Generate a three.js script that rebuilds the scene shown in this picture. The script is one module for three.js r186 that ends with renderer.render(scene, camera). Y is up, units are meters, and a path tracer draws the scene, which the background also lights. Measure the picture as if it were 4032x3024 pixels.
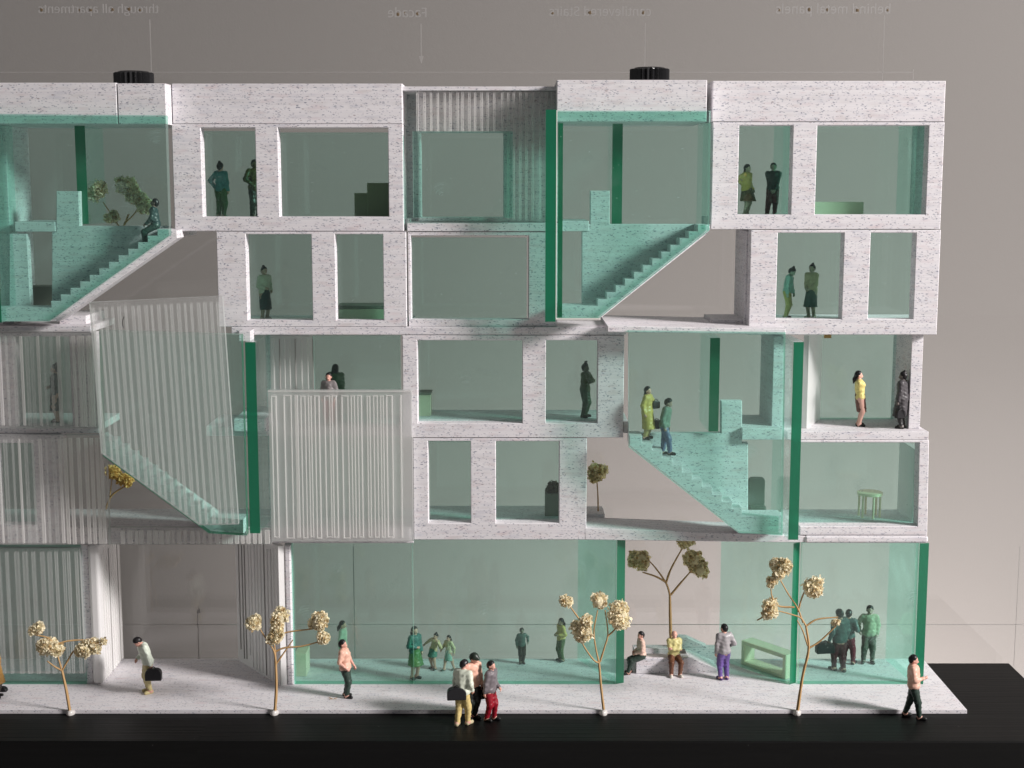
import * as THREE from 'three';
import { mergeGeometries } from 'three/addons/utils/BufferGeometryUtils.js';
import { RoundedBoxGeometry } from 'three/addons/geometries/RoundedBoxGeometry.js';
import { TextGeometry } from 'three/addons/geometries/TextGeometry.js';
import { FontLoader } from 'three/addons/loaders/FontLoader.js';
import { RectAreaLightUniformsLib } from 'three/addons/lights/RectAreaLightUniformsLib.js';

// ---------------------------------------------------------------- camera, light, exposure
// Everything below is written in millimetres (the model is about 32 cm wide) and brought to metres at the end.
const MM = 0.001;
const scene = new THREE.Scene();
const camera = new THREE.PerspectiveCamera(30.27, 1024 / 768, 0.02, 6);
camera.position.set(0, 156 * MM, 430 * MM);
camera.rotation.set(THREE.MathUtils.degToRad(-8), 0, 0);
const renderer = new THREE.WebGLRenderer({ antialias: true });
renderer.setSize(1024, 768);
renderer.toneMapping = THREE.LinearToneMapping;
renderer.toneMappingExposure = 1;
renderer.shadowMap.enabled = true;
document.body.appendChild(renderer.domElement);
RectAreaLightUniformsLib.init();
scene.background = new THREE.Color(0.12, 0.117, 0.118);           // even light of the room
function areaLight(name, pos, at, w, h, intensity, color) {
  const l = new THREE.RectAreaLight(color, intensity, w * MM, h * MM);
  l.name = name; l.position.set(pos[0] * MM, pos[1] * MM, pos[2] * MM); l.lookAt(at[0] * MM, at[1] * MM, at[2] * MM);
  l.castShadow = true; scene.add(l); return l;
}
areaLight('key_lamp', [1004, 573, 441], [0, 85, 0], 215, 215, 162, 0xfff9f7);
areaLight('added_wall_fill', [160, -200, -50], [70, 0, -170], 120, 120, 33, 0xfff6f3);  // added unseen fill, stands in for bounced light; brightens the lower backdrop wall

// ---------------------------------------------------------------- helpers
let seed = 7;
const rnd = () => { seed = (seed + 0x6d2b79f5) | 0; let t = Math.imul(seed ^ (seed >>> 15), 1 | seed); t = (t + Math.imul(t ^ (t >>> 7), 61 | t)) ^ t; return ((t ^ (t >>> 14)) >>> 0) / 4294967296; };
const rr = (a, b) => a + (b - a) * rnd();
const V = (x, y, z) => new THREE.Vector3(x, y, z);
const used = new Map();
function numbered(name) { const n = used.get(name) ?? 0; used.set(name, n + 1); return n ? name + '_' + String(n).padStart(3, '0') : name; }
function tag(o, label, category, group, kind) {
  if (label) o.userData.label = label; if (category) o.userData.category = category;
  if (group) o.userData.group = group; if (kind) o.userData.kind = kind; return o;
}
function thing(name, label, category, pos = [0, 0, 0], turn = 0, group) {
  const g = new THREE.Group(); g.name = numbered(name); g.position.set(...pos); g.rotation.y = turn; scene.add(g);
  return tag(g, label, category, group);
}
function part(name, parent) { const g = new THREE.Group(); g.name = name; parent.add(g); return g; }
const flat = (g) => (g.index ? g.toNonIndexed() : g);
function boxUV(g, size, ox = 0, oy = 0) {                            // uv from the two axes across each face, in units of the texture's size
  const p = g.attributes.position, n = p.count, uv = new Float32Array(n * 2);
  const a = V(), b = V(), c = V(), d = V();
  for (let i = 0; i < n; i += 3) {
    a.fromBufferAttribute(p, i); b.fromBufferAttribute(p, i + 1); c.fromBufferAttribute(p, i + 2);
    d.subVectors(b, a).cross(c.clone().sub(a)); const x = Math.abs(d.x), y = Math.abs(d.y), z = Math.abs(d.z);
    [a, b, c].forEach((q, k) => {
      const [s, t] = x > y && x > z ? [q.z, q.y] : y > z ? [q.x, q.z] : [q.x, q.y];
      uv[(i + k) * 2] = s / size + ox; uv[(i + k) * 2 + 1] = t / size + oy;
    });
  }
  g.setAttribute('uv', new THREE.BufferAttribute(uv, 2)); return g;
}
function mesh(name, geos, mat, parent, size = 60) {
  const list = [].concat(geos).map((g) => { g = flat(g); for (const k of Object.keys(g.attributes)) if (!['position', 'normal', 'color'].includes(k)) g.deleteAttribute(k); return g; });
  const g = list.length > 1 ? mergeGeometries(list) : list[0];
  boxUV(g, size, rnd(), rnd());
  const m = new THREE.Mesh(g, mat); m.name = parent === scene ? numbered(name) : name; m.castShadow = m.receiveShadow = true; parent.add(m); return m;
}
const box = (x0, y0, x1, y1, z0, z1, r = 0.18) => new RoundedBoxGeometry(x1 - x0, y1 - y0, z1 - z0, 1, Math.min(r, (x1 - x0) / 3, (y1 - y0) / 3, (z1 - z0) / 3)).translate((x0 + x1) / 2, (y0 + y1) / 2, (z0 + z1) / 2);
function outline(pts) { const s = new THREE.Shape(); pts.forEach((p, i) => (i ? s.lineTo(p[0], p[1]) : s.moveTo(p[0], p[1]))); s.closePath(); return s; }
const rect = (x0, y0, x1, y1) => [[x0, y0], [x1, y0], [x1, y1], [x0, y1]];
function slab(pts, z0, z1, holes = [], b = 0.18) {                     // an outline in the x-y plane, z0 back, z1 front, edges eased by b
  const s = outline(pts); for (const h of holes) s.holes.push(outline(h.length === 4 && typeof h[0] === 'number' ? rect(...h) : h));
  return new THREE.ExtrudeGeometry(s, { depth: z1 - z0 - 2 * b, bevelEnabled: b > 0, bevelThickness: b, bevelSize: b, bevelOffset: -b, bevelSegments: 1 }).translate(0, 0, z0 + b);
}
// ---------------------------------------------------------------- textures
function canvas(w, h, draw, srgb) {
  const c = document.createElement('canvas'); c.width = w; c.height = h; draw(c.getContext('2d'), w, h);
  const t = new THREE.CanvasTexture(c); t.wrapS = t.wrapT = THREE.RepeatWrapping; if (srgb) t.colorSpace = THREE.SRGBColorSpace; return t;
}
function wrapped(g, w, h, x, y, r, f) { for (const dx of [-w, 0, w]) for (const dy of [-h, 0, h]) if (x + dx > -r && x + dx < w + r && y + dy > -r && y + dy < h + r) { g.save(); g.translate(x + dx, y + dy); f(g); g.restore(); } }
function speckled(soft, n, rows = 1) {                                            // white filament with dark flecks dragged along the print lines; 60 mm square
  return canvas(1536, 1536, (g, w, h) => {
    g.fillStyle = 'rgb(222,219,222)'; g.fillRect(0, 0, w, h);
    for (let y = 0; y < h; y += 3) { const v = rr(-4, 4) * rows; g.fillStyle = v > 0 ? `rgba(255,255,255,${v / 30})` : `rgba(120,116,122,${-v / 40})`; g.fillRect(0, y, w, 3); }
    for (let i = 0; i < 900; i++) { const x = rr(0, w), y = rr(0, h), r = rr(12, 46), k = rnd(), tint = ['176,178,190', '200,178,180', '236,234,236', '190,186,184'][(k * 4) | 0]; wrapped(g, w, h, x, y, r * 2, (q) => { q.scale(1.9, 0.5); const d = q.createRadialGradient(0, 0, 0, 0, 0, r); d.addColorStop(0, `rgba(${tint},0.26)`); d.addColorStop(1, `rgba(${tint},0)`); q.fillStyle = d; q.fillRect(-r, -r, 2 * r, 2 * r); }); }
    for (let i = 0; i < n; i++) {
      const x = rr(0, w), y = rr(0, h), deep = Math.pow(rnd(), 1.5), L = (rows ? 1 : 0.75) * (5 + 20 * Math.pow(rnd(), 1.4)) * soft, T = rr(3, 7.5) * soft, a = rr(0.1, 0.68) * (1 - 0.35 * deep) / Math.sqrt(soft), tint = rnd() < 0.78 ? '88,93,112' : rnd() < 0.5 ? '110,92,92' : '88,100,112';
      wrapped(g, w, h, x, y, 40, (q) => { q.rotate(rows ? rr(-0.12, 0.12) : rr(-0.6, 0.6)); q.fillStyle = `rgba(${tint},${a})`; q.beginPath(); const s0 = -L / 2; q.moveTo(s0, 0); q.quadraticCurveTo(s0 + L * 0.3, -T * 0.9, s0 + L * 0.62, -T * 0.4); q.quadraticCurveTo(s0 + L, -T * 0.3, s0 + L, T * 0.1); q.quadraticCurveTo(s0 + L * 0.5, T, s0, 0); q.fill(); });
    }
  }, true);
}
const printLines = canvas(8, 256, (g, w, h) => { for (let y = 0; y < h; y++) { const v = 150 + 70 * Math.sin((y / 8) * Math.PI * 2) + rr(-25, 25); g.fillStyle = `rgb(${v | 0},${v | 0},${v | 0})`; g.fillRect(0, y, w, 1); } });
printLines.repeat.set(1, 7);
const stoneMap = speckled(1, 5600), groundMap = speckled(1.15, 4200, 0);
const smudges = canvas(1024, 1024, (g, w, h) => {                       // finger marks, wipes and dust on the glass: rough where it is dirty
  g.fillStyle = 'rgb(0,26,0)'; g.fillRect(0, 0, w, h);
  const c = (v, a) => `rgba(0,${v},0,${a})`;
  for (let i = 0; i < 46; i++) { const x = rr(0, w), y = rr(0, h), r = rr(18, 120); wrapped(g, w, h, x, y, r * 2, (q) => { q.rotate(rr(0, 3)); q.scale(1.6, 0.7); const d = q.createRadialGradient(0, 0, 0, 0, 0, r); d.addColorStop(0, c(165, rr(0.1, 0.38))); d.addColorStop(1, c(165, 0)); q.fillStyle = d; q.fillRect(-r, -r, 2 * r, 2 * r); }); }
  for (let i = 0; i < 4; i++) { const x = rr(0, w), y = rr(0, h), r = rr(20, 34); wrapped(g, w, h, x, y, 60, (q) => { q.rotate(rr(-0.7, 0.7)); q.lineWidth = 2; for (let k = -7; k <= 7; k++) { q.strokeStyle = c(215, rr(0.3, 0.8)); q.beginPath(); q.arc(0, 30, 30 + k * 4.4, -2.1 + rr(-0.3, 0.2), -1.1 + rr(-0.2, 0.3)); q.stroke(); } }); }
  for (let i = 0; i < 90; i++) { const x = rr(0, w), y = rr(0, h), L = rr(6, 60), t = rr(0, 6); wrapped(g, w, h, x, y, 70, (q) => { q.rotate(t); q.strokeStyle = c(190, rr(0.1, 0.4)); q.lineWidth = rr(0.6, 1.6); q.beginPath(); q.moveTo(-L / 2, 0); q.quadraticCurveTo(0, rr(-8, 8), L / 2, 0); q.stroke(); }); }
  for (let i = 0; i < 340; i++) { g.fillStyle = c(230, rr(0.25, 0.8)); g.beginPath(); g.arc(rr(0, w), rr(0, h), rr(0.7, 2.1), 0, 7); g.fill(); }
});
const woodGrain = canvas(1024, 512, (g, w, h) => {                      // brush marks and grain in black paint
  g.fillStyle = 'rgb(128,128,128)'; g.fillRect(0, 0, w, h);
  for (let i = 0; i < 1500; i++) { const y = rr(0, h), x = rr(-200, w), L = rr(60, 600), v = rnd() < 0.5 ? 40 : 220; g.strokeStyle = `rgba(${v},${v},${v},${rr(0.05, 0.35)})`; g.lineWidth = rr(0.6, 2.4); g.beginPath(); g.moveTo(x, y); g.bezierCurveTo(x + L / 3, y + rr(-3, 3), x + (2 * L) / 3, y + rr(-3, 3), x + L, y + rr(-2, 2)); g.stroke(); }
});
const blackPaint = canvas(1024, 512, (g, w, h) => {
  g.fillStyle = 'rgb(10,10,10)'; g.fillRect(0, 0, w, h);
  for (let i = 0; i < 900; i++) { const y = rr(0, h), x = rr(-200, w), L = rr(60, 500), v = rr(4, 22); g.strokeStyle = `rgba(${v},${v},${v},${rr(0.1, 0.5)})`; g.lineWidth = rr(0.6, 2); g.beginPath(); g.moveTo(x, y); g.lineTo(x + L, y + rr(-3, 3)); g.stroke(); }
  for (let i = 0; i < 40; i++) { g.fillStyle = `rgba(150,148,144,${rr(0.15, 0.5)})`; g.beginPath(); g.arc(rr(0, w), rr(0, h), rr(0.6, 1.7), 0, 7); g.fill(); }
}, true);
const wallNoise = canvas(512, 512, (g, w, h) => { g.fillStyle = 'rgb(200,200,200)'; g.fillRect(0, 0, w, h); for (let i = 0; i < 60000; i++) { const v = rr(150, 250) | 0; g.fillStyle = `rgba(${v},${v},${v},0.25)`; g.fillRect(rr(0, w), rr(0, h), 2, 2); } });
// ---------------------------------------------------------------- materials
const phys = (o) => new THREE.MeshPhysicalMaterial(o), lin = (r, g, b) => new THREE.Color().setRGB(r, g, b);
const M = {
  stone: phys({ map: stoneMap, roughness: 0.62, bumpMap: printLines, bumpScale: 0.00004, specularIntensity: 0.6 }),
  ground: phys({ map: groundMap, roughness: 0.55, specularIntensity: 0.6 }),
  glass: phys({ color: lin(0.83, 0.975, 0.938), transmission: 1, thickness: 0, roughness: 1, roughnessMap: smudges, ior: 1.49, name: 'green_glass' }),
  rim: phys({ color: lin(0.5, 0.84, 0.72), transmission: 0.95, thickness: 0, roughness: 0.3, ior: 1.49 }),
  edge: phys({ color: lin(0.003, 0.2, 0.1), roughness: 0.4, transmission: 0.45, thickness: 0, clearcoat: 0.5, clearcoatRoughness: 0.15, ior: 1.49, name: 'green_glass_edge' }),
  clear: phys({ color: lin(0.97, 0.97, 0.965), transmission: 1, thickness: 0, roughness: 0.03, ior: 1.45 }),
  clearEdge: phys({ color: lin(0.62, 0.64, 0.63), transmission: 0.6, thickness: 0, roughness: 0.4 }),
  frost: phys({ color: lin(0.99, 0.99, 0.985), transmission: 0.86, thickness: 0, roughness: 0.6, ior: 1.45 }),
  fluted: phys({ color: lin(0.985, 0.99, 0.985), transmission: 0.92, thickness: 0, roughness: 0.36, ior: 1.45 }),
  flutedClear: phys({ color: lin(0.99, 0.99, 0.985), transmission: 0.95, thickness: 0, roughness: 0.2, ior: 1.45 }),
  milky: phys({ color: lin(0.88, 0.875, 0.87), transmission: 0.3, thickness: 0, roughness: 0.6, ior: 1.45 }),
  rib: phys({ color: lin(0.97, 0.965, 0.955), transmission: 0.78, thickness: 0, roughness: 0.4, ior: 1.45 }),
  ribClear: phys({ color: lin(0.985, 0.99, 0.985), transmission: 0.93, thickness: 0, roughness: 0.25, ior: 1.45 }),
  groove: phys({ color: lin(0.33, 0.32, 0.31), roughness: 0.8 }),
  lettering: phys({ color: lin(0.37, 0.36, 0.35), transmission: 0.2, thickness: 0, roughness: 0.8 }),
  engraved: phys({ color: lin(0.46, 0.445, 0.43), transmission: 0.4, thickness: 0, roughness: 0.7 }),
  burnt: phys({ color: lin(0.16, 0.11, 0.055), roughness: 0.9, transmission: 0.3, thickness: 0 }),
  wall: phys({ color: lin(0.232, 0.22, 0.211), roughness: 0.95, bumpMap: wallNoise, bumpScale: 0.0002 }),
  table: phys({ color: lin(0.42, 0.41, 0.4), roughness: 0.7, bumpMap: wallNoise, bumpScale: 0.0002 }),
  black: phys({ map: blackPaint, roughness: 0.5, bumpMap: woodGrain, bumpScale: 0.00015, specularIntensity: 0.3 }),
  knob: phys({ color: lin(0.012, 0.012, 0.013), roughness: 0.16, clearcoat: 0.6 }),
  green: phys({ color: lin(0.8, 0.76, 0.58), roughness: 0.45, transmission: 0.25, thickness: 0 }),
  olive: phys({ color: lin(0.25, 0.23, 0.13), roughness: 0.6 }),
  cream: phys({ color: lin(1, 0.8, 0.6), roughness: 0.5 }),
  taupe: phys({ color: lin(0.2, 0.19, 0.16), roughness: 0.6 }),
  stem: phys({ color: lin(0.42, 0.26, 0.11), roughness: 0.7 }),
  glue: phys({ color: lin(0.8, 0.77, 0.74), roughness: 0.3, transmission: 0.3, thickness: 0 }),
  petal: phys({ vertexColors: true, roughness: 1, specularIntensity: 0.1, transmission: 0.34, thickness: 0, side: THREE.DoubleSide }),
  brass: phys({ color: lin(0.35, 0.24, 0.08), roughness: 0.4 }),
};
function paint(r, g, b) { return phys({ color: lin(r, g, b), roughness: 0.38, specularIntensity: 0.7 }); }
// a pane: an outline in x-y between two depths, clear faces and solid-looking polished edges
function pane(pts, z0, z1, parent, name = 'glass_pane', mats = [M.glass, M.rim], holes = []) {
  const g = slab(pts, z0, z1, holes, 0); boxUV(g, 70, rnd(), rnd());
  const m = new THREE.Mesh(g, mats); m.name = name; m.castShadow = m.receiveShadow = true; parent.add(m); return m;
}
// an upright pane from plan point a to plan point b, t thick to the left of a -> b
function wallPane(a, b, y0, y1, t, parent, name = 'side_pane', mats = [M.glass, M.edge]) {
  const L = Math.hypot(b[0] - a[0], b[1] - a[1]); let g = slab(rect(0, y0, L, y1), 0, Math.abs(t), [], 0); if (t < 0) g.translate(0, 0, t);
  const p = g.attributes.position, face = [], rest = [];                // only the end at a is polished to a deep edge
  for (let i = 0; i < p.count; i += 3) { const f = i < g.groups[0].count ? 0 : Math.max(p.getX(i), p.getX(i + 1), p.getX(i + 2)) < 0.001 ? 1 : 0; for (let k = 0; k < 3; k++) (f ? rest : face).push(p.getX(i + k), p.getY(i + k), p.getZ(i + k)); }
  const all = new THREE.BufferGeometry(); all.setAttribute('position', new THREE.Float32BufferAttribute(face.concat(rest), 3)); all.addGroup(0, face.length / 3, 0); all.addGroup(face.length / 3, rest.length / 3, 1); all.computeVertexNormals(); g = all;
  boxUV(g, 70, rnd(), rnd());
  g.rotateY(Math.atan2(-(b[1] - a[1]), b[0] - a[0])).translate(a[0], 0, a[1]);
  const m = new THREE.Mesh(g, mats); m.name = name; m.castShadow = m.receiveShadow = true; parent.add(m); return m;
}
// one raised rib: a bar with rounded ends, or the narrow loop that the cutter left
const bar = (x0, y0, x1, y1, z0, z1) => box(x0, y0, x1, y1, z0, z1, 0.25);
function loop(x0, y0, x1, y1, z0, z1, w) { return slab(rect(x0, y0, x1, y1), z0, z1, [rect(x0 + w, y0 + w, x1 - w, y1 - w)], 0.1); }
// ---------------------------------------------------------------- the setting
tag(mesh('backdrop_wall', box(-900, -500, 900, 700, -176, -170), M.wall, scene, 120), 'plain grey wall standing behind the model', null, null, 'structure');
tag(mesh('plinth_slab', box(-330, -62, 165.1, -1.3, -24, 43.2, 0.5), M.black, scene, 170), 'black brush-painted wooden slab the model stands on', null, null, 'structure');
tag(mesh('table_top', box(-900, -82, 900, -62.3, -26, 1900, 1), M.table, scene, 120), 'pale table top the black wooden slab lies on', null, null, 'structure');
tag(mesh('pavement_slab', box(-330, -1.3, 136.5, 0, -24.4, 22, 0.15), M.ground, scene), 'white speckled pavement sheet under the model building', null, null, 'structure');
// ---------------------------------------------------------------- the engraved acrylic sheet behind the model
const font = await new FontLoader().loadAsync('fonts/droid/droid_sans_regular.typeface.json');
{
  const s = thing('acrylic_sheet', 'clear acrylic sheet with mirrored engraved words and arrows behind the building', 'acrylic sheet', [0, 0, -27]);
  pane(rect(-330, -60, 205, 250), -3, 0, s, 'sheet', [M.clear, M.clearEdge]);
  const words = [['through all apartments', -110.72, 209.23, -148.45], ['Facade', -26.86, 207.96, -38.9], ['cantilevered Stairs', 43.54, 208.39, 11.76], ['behind metal panels', 118.56, 209.09, 82.71]];
  for (const [text, xr, y, xl] of words) {                               // read from the far side, so mirrored from here
    const g = flat(new TextGeometry(text, { font, size: 3, depth: 0.12, curveSegments: 3, bevelEnabled: false })); g.computeBoundingBox();
    const b = g.boundingBox, k = (xr - xl) / (b.max.x - b.min.x), p = g.attributes.position;
    for (let i = 0; i < p.count; i++) p.setXYZ(i, xr - (p.getX(i) - b.min.x) * k, y + p.getY(i) * k, p.getZ(i) + 0.02);
    for (let i = 0; i < p.count; i += 3) { const a = V().fromBufferAttribute(p, i), c = V().fromBufferAttribute(p, i + 2); p.setXYZ(i, c.x, c.y, c.z); p.setXYZ(i + 2, a.x, a.y, a.z); }
    g.computeVertexNormals(); mesh('lettering', g, M.lettering, s);
    const burns = [];                                                    // scorched spots left by the laser inside round letters
    for (let i = 0; i < text.length; i++) if ('oadgbsp'.includes(text[i]) && rnd() < 0.75) { const x = xr - (i + 0.45) / text.length * (xr - xl); burns.push(new THREE.SphereGeometry(rr(0.35, 0.6), 8, 5).scale(1, 1.1, 0.12).translate(x, y + rr(0.8, 1.3), 0.1)); }
    if (burns.length) mesh('scorch_mark', burns, M.burnt, s);
  }
  const line = (x0, y0, x1, y1, w = 0.28) => { const v = Math.abs(y1 - y0) > Math.abs(x1 - x0); mesh('engraved_line', v ? box(Math.min(x0, x1) - w / 2, Math.min(y0, y1), Math.min(x0, x1) + w / 2, Math.max(y0, y1), 0.02, 0.12, 0) : box(Math.min(x0, x1), y0 - w / 2, Math.max(x0, x1), y0 + w / 2, 0.02, 0.12, 0), M.engraved, s); };
  const head = (x, y, up) => mesh('arrow_head', slab([[x - 0.75, y], [x + 0.75, y], [x, y + up * 2.4]].slice(0, 3), 0.13, 0.2, [], 0), M.engraved, s);
  line(-200, 191.05, 126.52, 191.62, 0.18);
  line(-112.99, 207.26, -113.68, 187.61); line(-28.48, 205.99, -28.57, 195.05); line(41.84, 206.13, 42.1, 186.18); line(116.86, 208.54, 117.59, 188.76, 0.2); line(126.52, 191.9, 126.64, 188.76, 0.2);
  head(-28.56, 196.04, -1);
  line(-200, 10.91, 200, 10.91, 0.18); line(-104.05, 15.85, -104.57, -1.09, 0.32); head(-104.08, 14.89, 1); line(-51.84, 37.65, -52.44, -1.09, 0.3); line(167.76, 37.65, 169.82, -3.66, 0.14);
}
// ---------------------------------------------------------------- the model building: one glued thing, its blocks, boxes and screens are parts
const B = thing('model_building', 'white speckled model apartment building with green glass stair boxes', 'model building');
const Z = 2, INNER = -24;
// a printed block of facade: outer outline, window openings, a pane set behind each opening, a floor slab behind
function block(outer, openings, panes, floors = [], z1 = Z) {
  const b = part('facade_block', B);
  mesh('window_frame', slab(outer, z1 - 4.8, z1, openings), M.stone, b);
  for (const p of panes) pane(rect(...p), z1 - 7.9, z1 - 5, b, 'window_pane');
  for (const [x0, y0, x1, y1, za = INNER, zb = z1 - 5] of floors) mesh('floor_slab', box(x0, y0, x1, y1, za, zb), M.stone, b);
  return b;
}
const grow = (r, l, b, R = l, t = b) => [r[0] - l, r[1] - b, r[2] + R, r[3] + t];
// top floor, middle block under a tall fascia
{
  const a1 = [-92.48, 146.45, -76.33, 172.67], a2 = [-69.57, 146.45, -36.85, 172.67];
  const b = block(rect(-101.09, 142.11, -32.45, 173.75), [a1, a2], [[-94.15, 145.51, -75.43, 171.9], [-71.24, 145.51, -36.32, 171.49]], [[-100.7, 142.18, -31.35, 145.63]]);
  mesh('fascia', slab(rect(-100.64, 173.83, -32.5, 185.54), -24, Z), M.stone, b);
  mesh('party_wall', box(-32.61 - 4, 142.18, -32.61 - 0.2, 173.75, -24, -3), M.stone, b);
}
{ // the row below it
  const b1 = [-79.9, 115.29, -60.24, 141.21], b2 = [-53.13, 115.29, -38.77, 141.21];
  const b = block(rect(-88.71, 113.32, -31.8, 141.97), [b1, b2], [[-81.52, 115.39, -59.8, 141.88], [-54.17, 113.96, -38.09, 141.88]], [[-88.22, 113.32, -31.09, 114.45]]);
  mesh('ledge', box(-84.95, 110.9, 34.63, 113.25, -24, Z), M.stone, b);
  mesh('ledge_corner', box(-81.61, 109.6, -78.12, 112.68, 2.1, 8), M.stone, b);
}
// recessed bay between the block and the stair box: ribbed wall above, thin frame below
{
  const b = part('recessed_bay', B);
  mesh('roof_strip', box(-32.74, 183.58, 13.34, 184.8, -24, 0.8), M.stone, b);
  mesh('corner_pier', slab(rect(-33.76, 144.13, -28.85, 184.6), -22, -18), M.stone, b);
  const hole = [-27.33, 146.27, -2.64, 171.38], outer = rect(-28.11, 144.75, 13.57, 183.58);
  mesh('wall_lining', slab(outer, -5.5, -2.6, [hole]), M.stone, b);
  pane(outer, -1.4, -0.2, b, 'ribbed_sheet', [M.clear, M.clearEdge], [hole]);
  for (let i = 0; i < 22; i++) { const X = -28.2 + i * 1.9 + rr(-0.3, 0.3), low = X > hole[2] ? 145.58 : hole[3] + 0.3; for (const d of [0, 0.42]) mesh('rib', bar(X + d, low, X + d + 0.2, 183.04, -0.3, 0.25), M.rib, b); }
  pane(rect(-29.48, 146.16, 0.28, 171.62), 0.5, 2.9, b, 'window_pane');
  mesh('ledge', box(-31.51, 142.05, 13.66, 144.61, -24, 1.2), M.stone, b);
  mesh('window_frame', slab(rect(-31.32, 113.22, 13.7, 141.94), -3.5, 0.8, [[-30.47, 115.48, 5.03, 140.76]]), M.stone, b);
  pane(rect(-31.4, 114.15, 4.53, 140.02), -6.6, -3.7, b, 'window_pane');
  mesh('reveal_strip', box(4.94, 115.39, 5.5, 140.06, -7, -3.7), M.stone, b);
}
// ---- stair boxes
function flight(pts, z0, z1, parent) { return mesh('stair_flight', slab(pts, z0, z1, [], 0.14), M.stone, parent); }
function steps(x0, y0, x1, y1, n, under) {                               // saw-tooth outline from the lower end up to the upper end
  const p = [], dx = (x1 - x0) / n, dy = (y1 - y0) / n; p.push([x0, y0]);
  for (let i = 0; i < n; i++) { p.push([x0 + dx * i, y0 + dy * (i + 1)], [x0 + dx * (i + 1), y0 + dy * (i + 1)]); }
  return p.concat(under);
}
{ // right upper stair box
  const b = part('stair_box', B), zf = 12, zi = 9;
  mesh('roof_fascia', slab(rect(13.08, 174.12, 56.77, 186.11), -24, 8.8), M.stone, b);
  pane([[13, 177.16], [57.49, 177.16], [57.75, 142.64], [25.98, 117.07], [13.26, 116.93]].reverse(), zi, zf, b, 'front_pane');
  wallPane([9.76, 13.4], [9.76, -3.2], 115.97, 177.42, 3.05, b);
  wallPane([13.52, 8.8], [13.52, -3.2], 116.79, 173.72, 1.4, b);
  wallPane([55.87, 8.8], [55.87, -3.2], 142.68, 173.72, 2.4, b, 'side_pane', [M.glass, M.glass]);
  wallPane([30.27, -4], [30.27, -24], 144.08, 174.27, 3.1, b, 'partition_pane');
  const zw = 0;
  mesh('stair_wall', slab([[21.21, 119.61], [21.05, 144.19], [23.55, 144.19], [23.48, 154.14], [29.31, 154.14], [29.41, 144.19], [59.65, 144.19], [59.69, 141.98], [27.29, 116.09], [21.24, 116.09]].reverse(), -3, 0), M.stone, b);
  mesh('landing_stub', box(13.94, 142.05, 23.14, 145.16, -24, 0.4), M.stone, b);
  flight(steps(25.37, 120.29, 57.45, 144.28, 12, [[58.42, 143.73], [58.17, 142.37], [26.37, 116.69], [13.94, 116.69], [13.93, 120.29]]), 0.05, 8.7, b);
}
{ const b = B.children[B.children.length - 1];                             // dried glue along the seams of the box
  mesh('glue_bead', box(12.79, 116.52, 13.1, 177.29, 10.5, 12.6, 0.1), M.glue, b);
  mesh('glue_bead', box(12.99, 116.24, 26.12, 116.93, 9.5, 12.4, 0.3), M.glue, b); }
{ // left upper stair box, cut by the edge of the picture
  const b = part('stair_box', B), zi = 9, zf = 12;
  mesh('roof_fascia', slab(rect(-185, 173.46, -115.19, 185.32), -24, 8.8), M.stone, b);
  mesh('roof_fascia', slab(rect(-114.91, 173.46, -100.89, 185.12), -24, 8.8), M.stone, b);
  pane([[-181, 176.5], [-100.41, 175.84], [-100.51, 141.15], [-136.78, 115.97], [-181, 115.83]].reverse(), zi, zf, b, 'front_pane');
  wallPane([-153.08, 12.8], [-153.08, -4], 115.68, 173.46, 2.6, b);
  wallPane([-131.43, -3], [-131.43, -22], 144.11, 174.23, 3.1, b, 'partition_pane');
  mesh('party_wall', box(-156, 113.68, -152.4, 173.96, -24, -3.2), M.stone, b);
  mesh('stair_wall', slab([[-139.67, 119.05], [-138.64, 141.84], [-137.39, 141.84], [-136.71, 154], [-130.04, 154], [-130.2, 143.64], [-103.15, 143.64], [-103.27, 140.31], [-140.14, 114.82], [-152.81, 114.82], [-151.5, 141.28], [-146.2, 141.28], [-146.13, 119.05]].reverse(), -3, 0), M.stone, b);
  mesh('landing_stub', box(-149.59, 141.91, -137.46, 144.89, -24, 0.4), M.stone, b);
  const st = steps(-137.07, 119.74, -101.82, 142.92, 12, [[-98.95, 142.65], [-98.89, 140.33], [-135.19, 115.59], [-178, 115.59], [-178, 119.46]]);
  flight(st, 0.05, 8.7, b);
  mesh('landing_stub', box(-102.75, 140.24, -100.25, 142.59, -24, 0), M.stone, b);
  mesh('ledge', box(-185, 111.64, -127.55, 113.61, -24, Z), M.stone, b);
  mesh('ledge_corner', box(-138.88, 113.15, -130.65, 116.15, -24, -4), M.stone, b);
}
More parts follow.
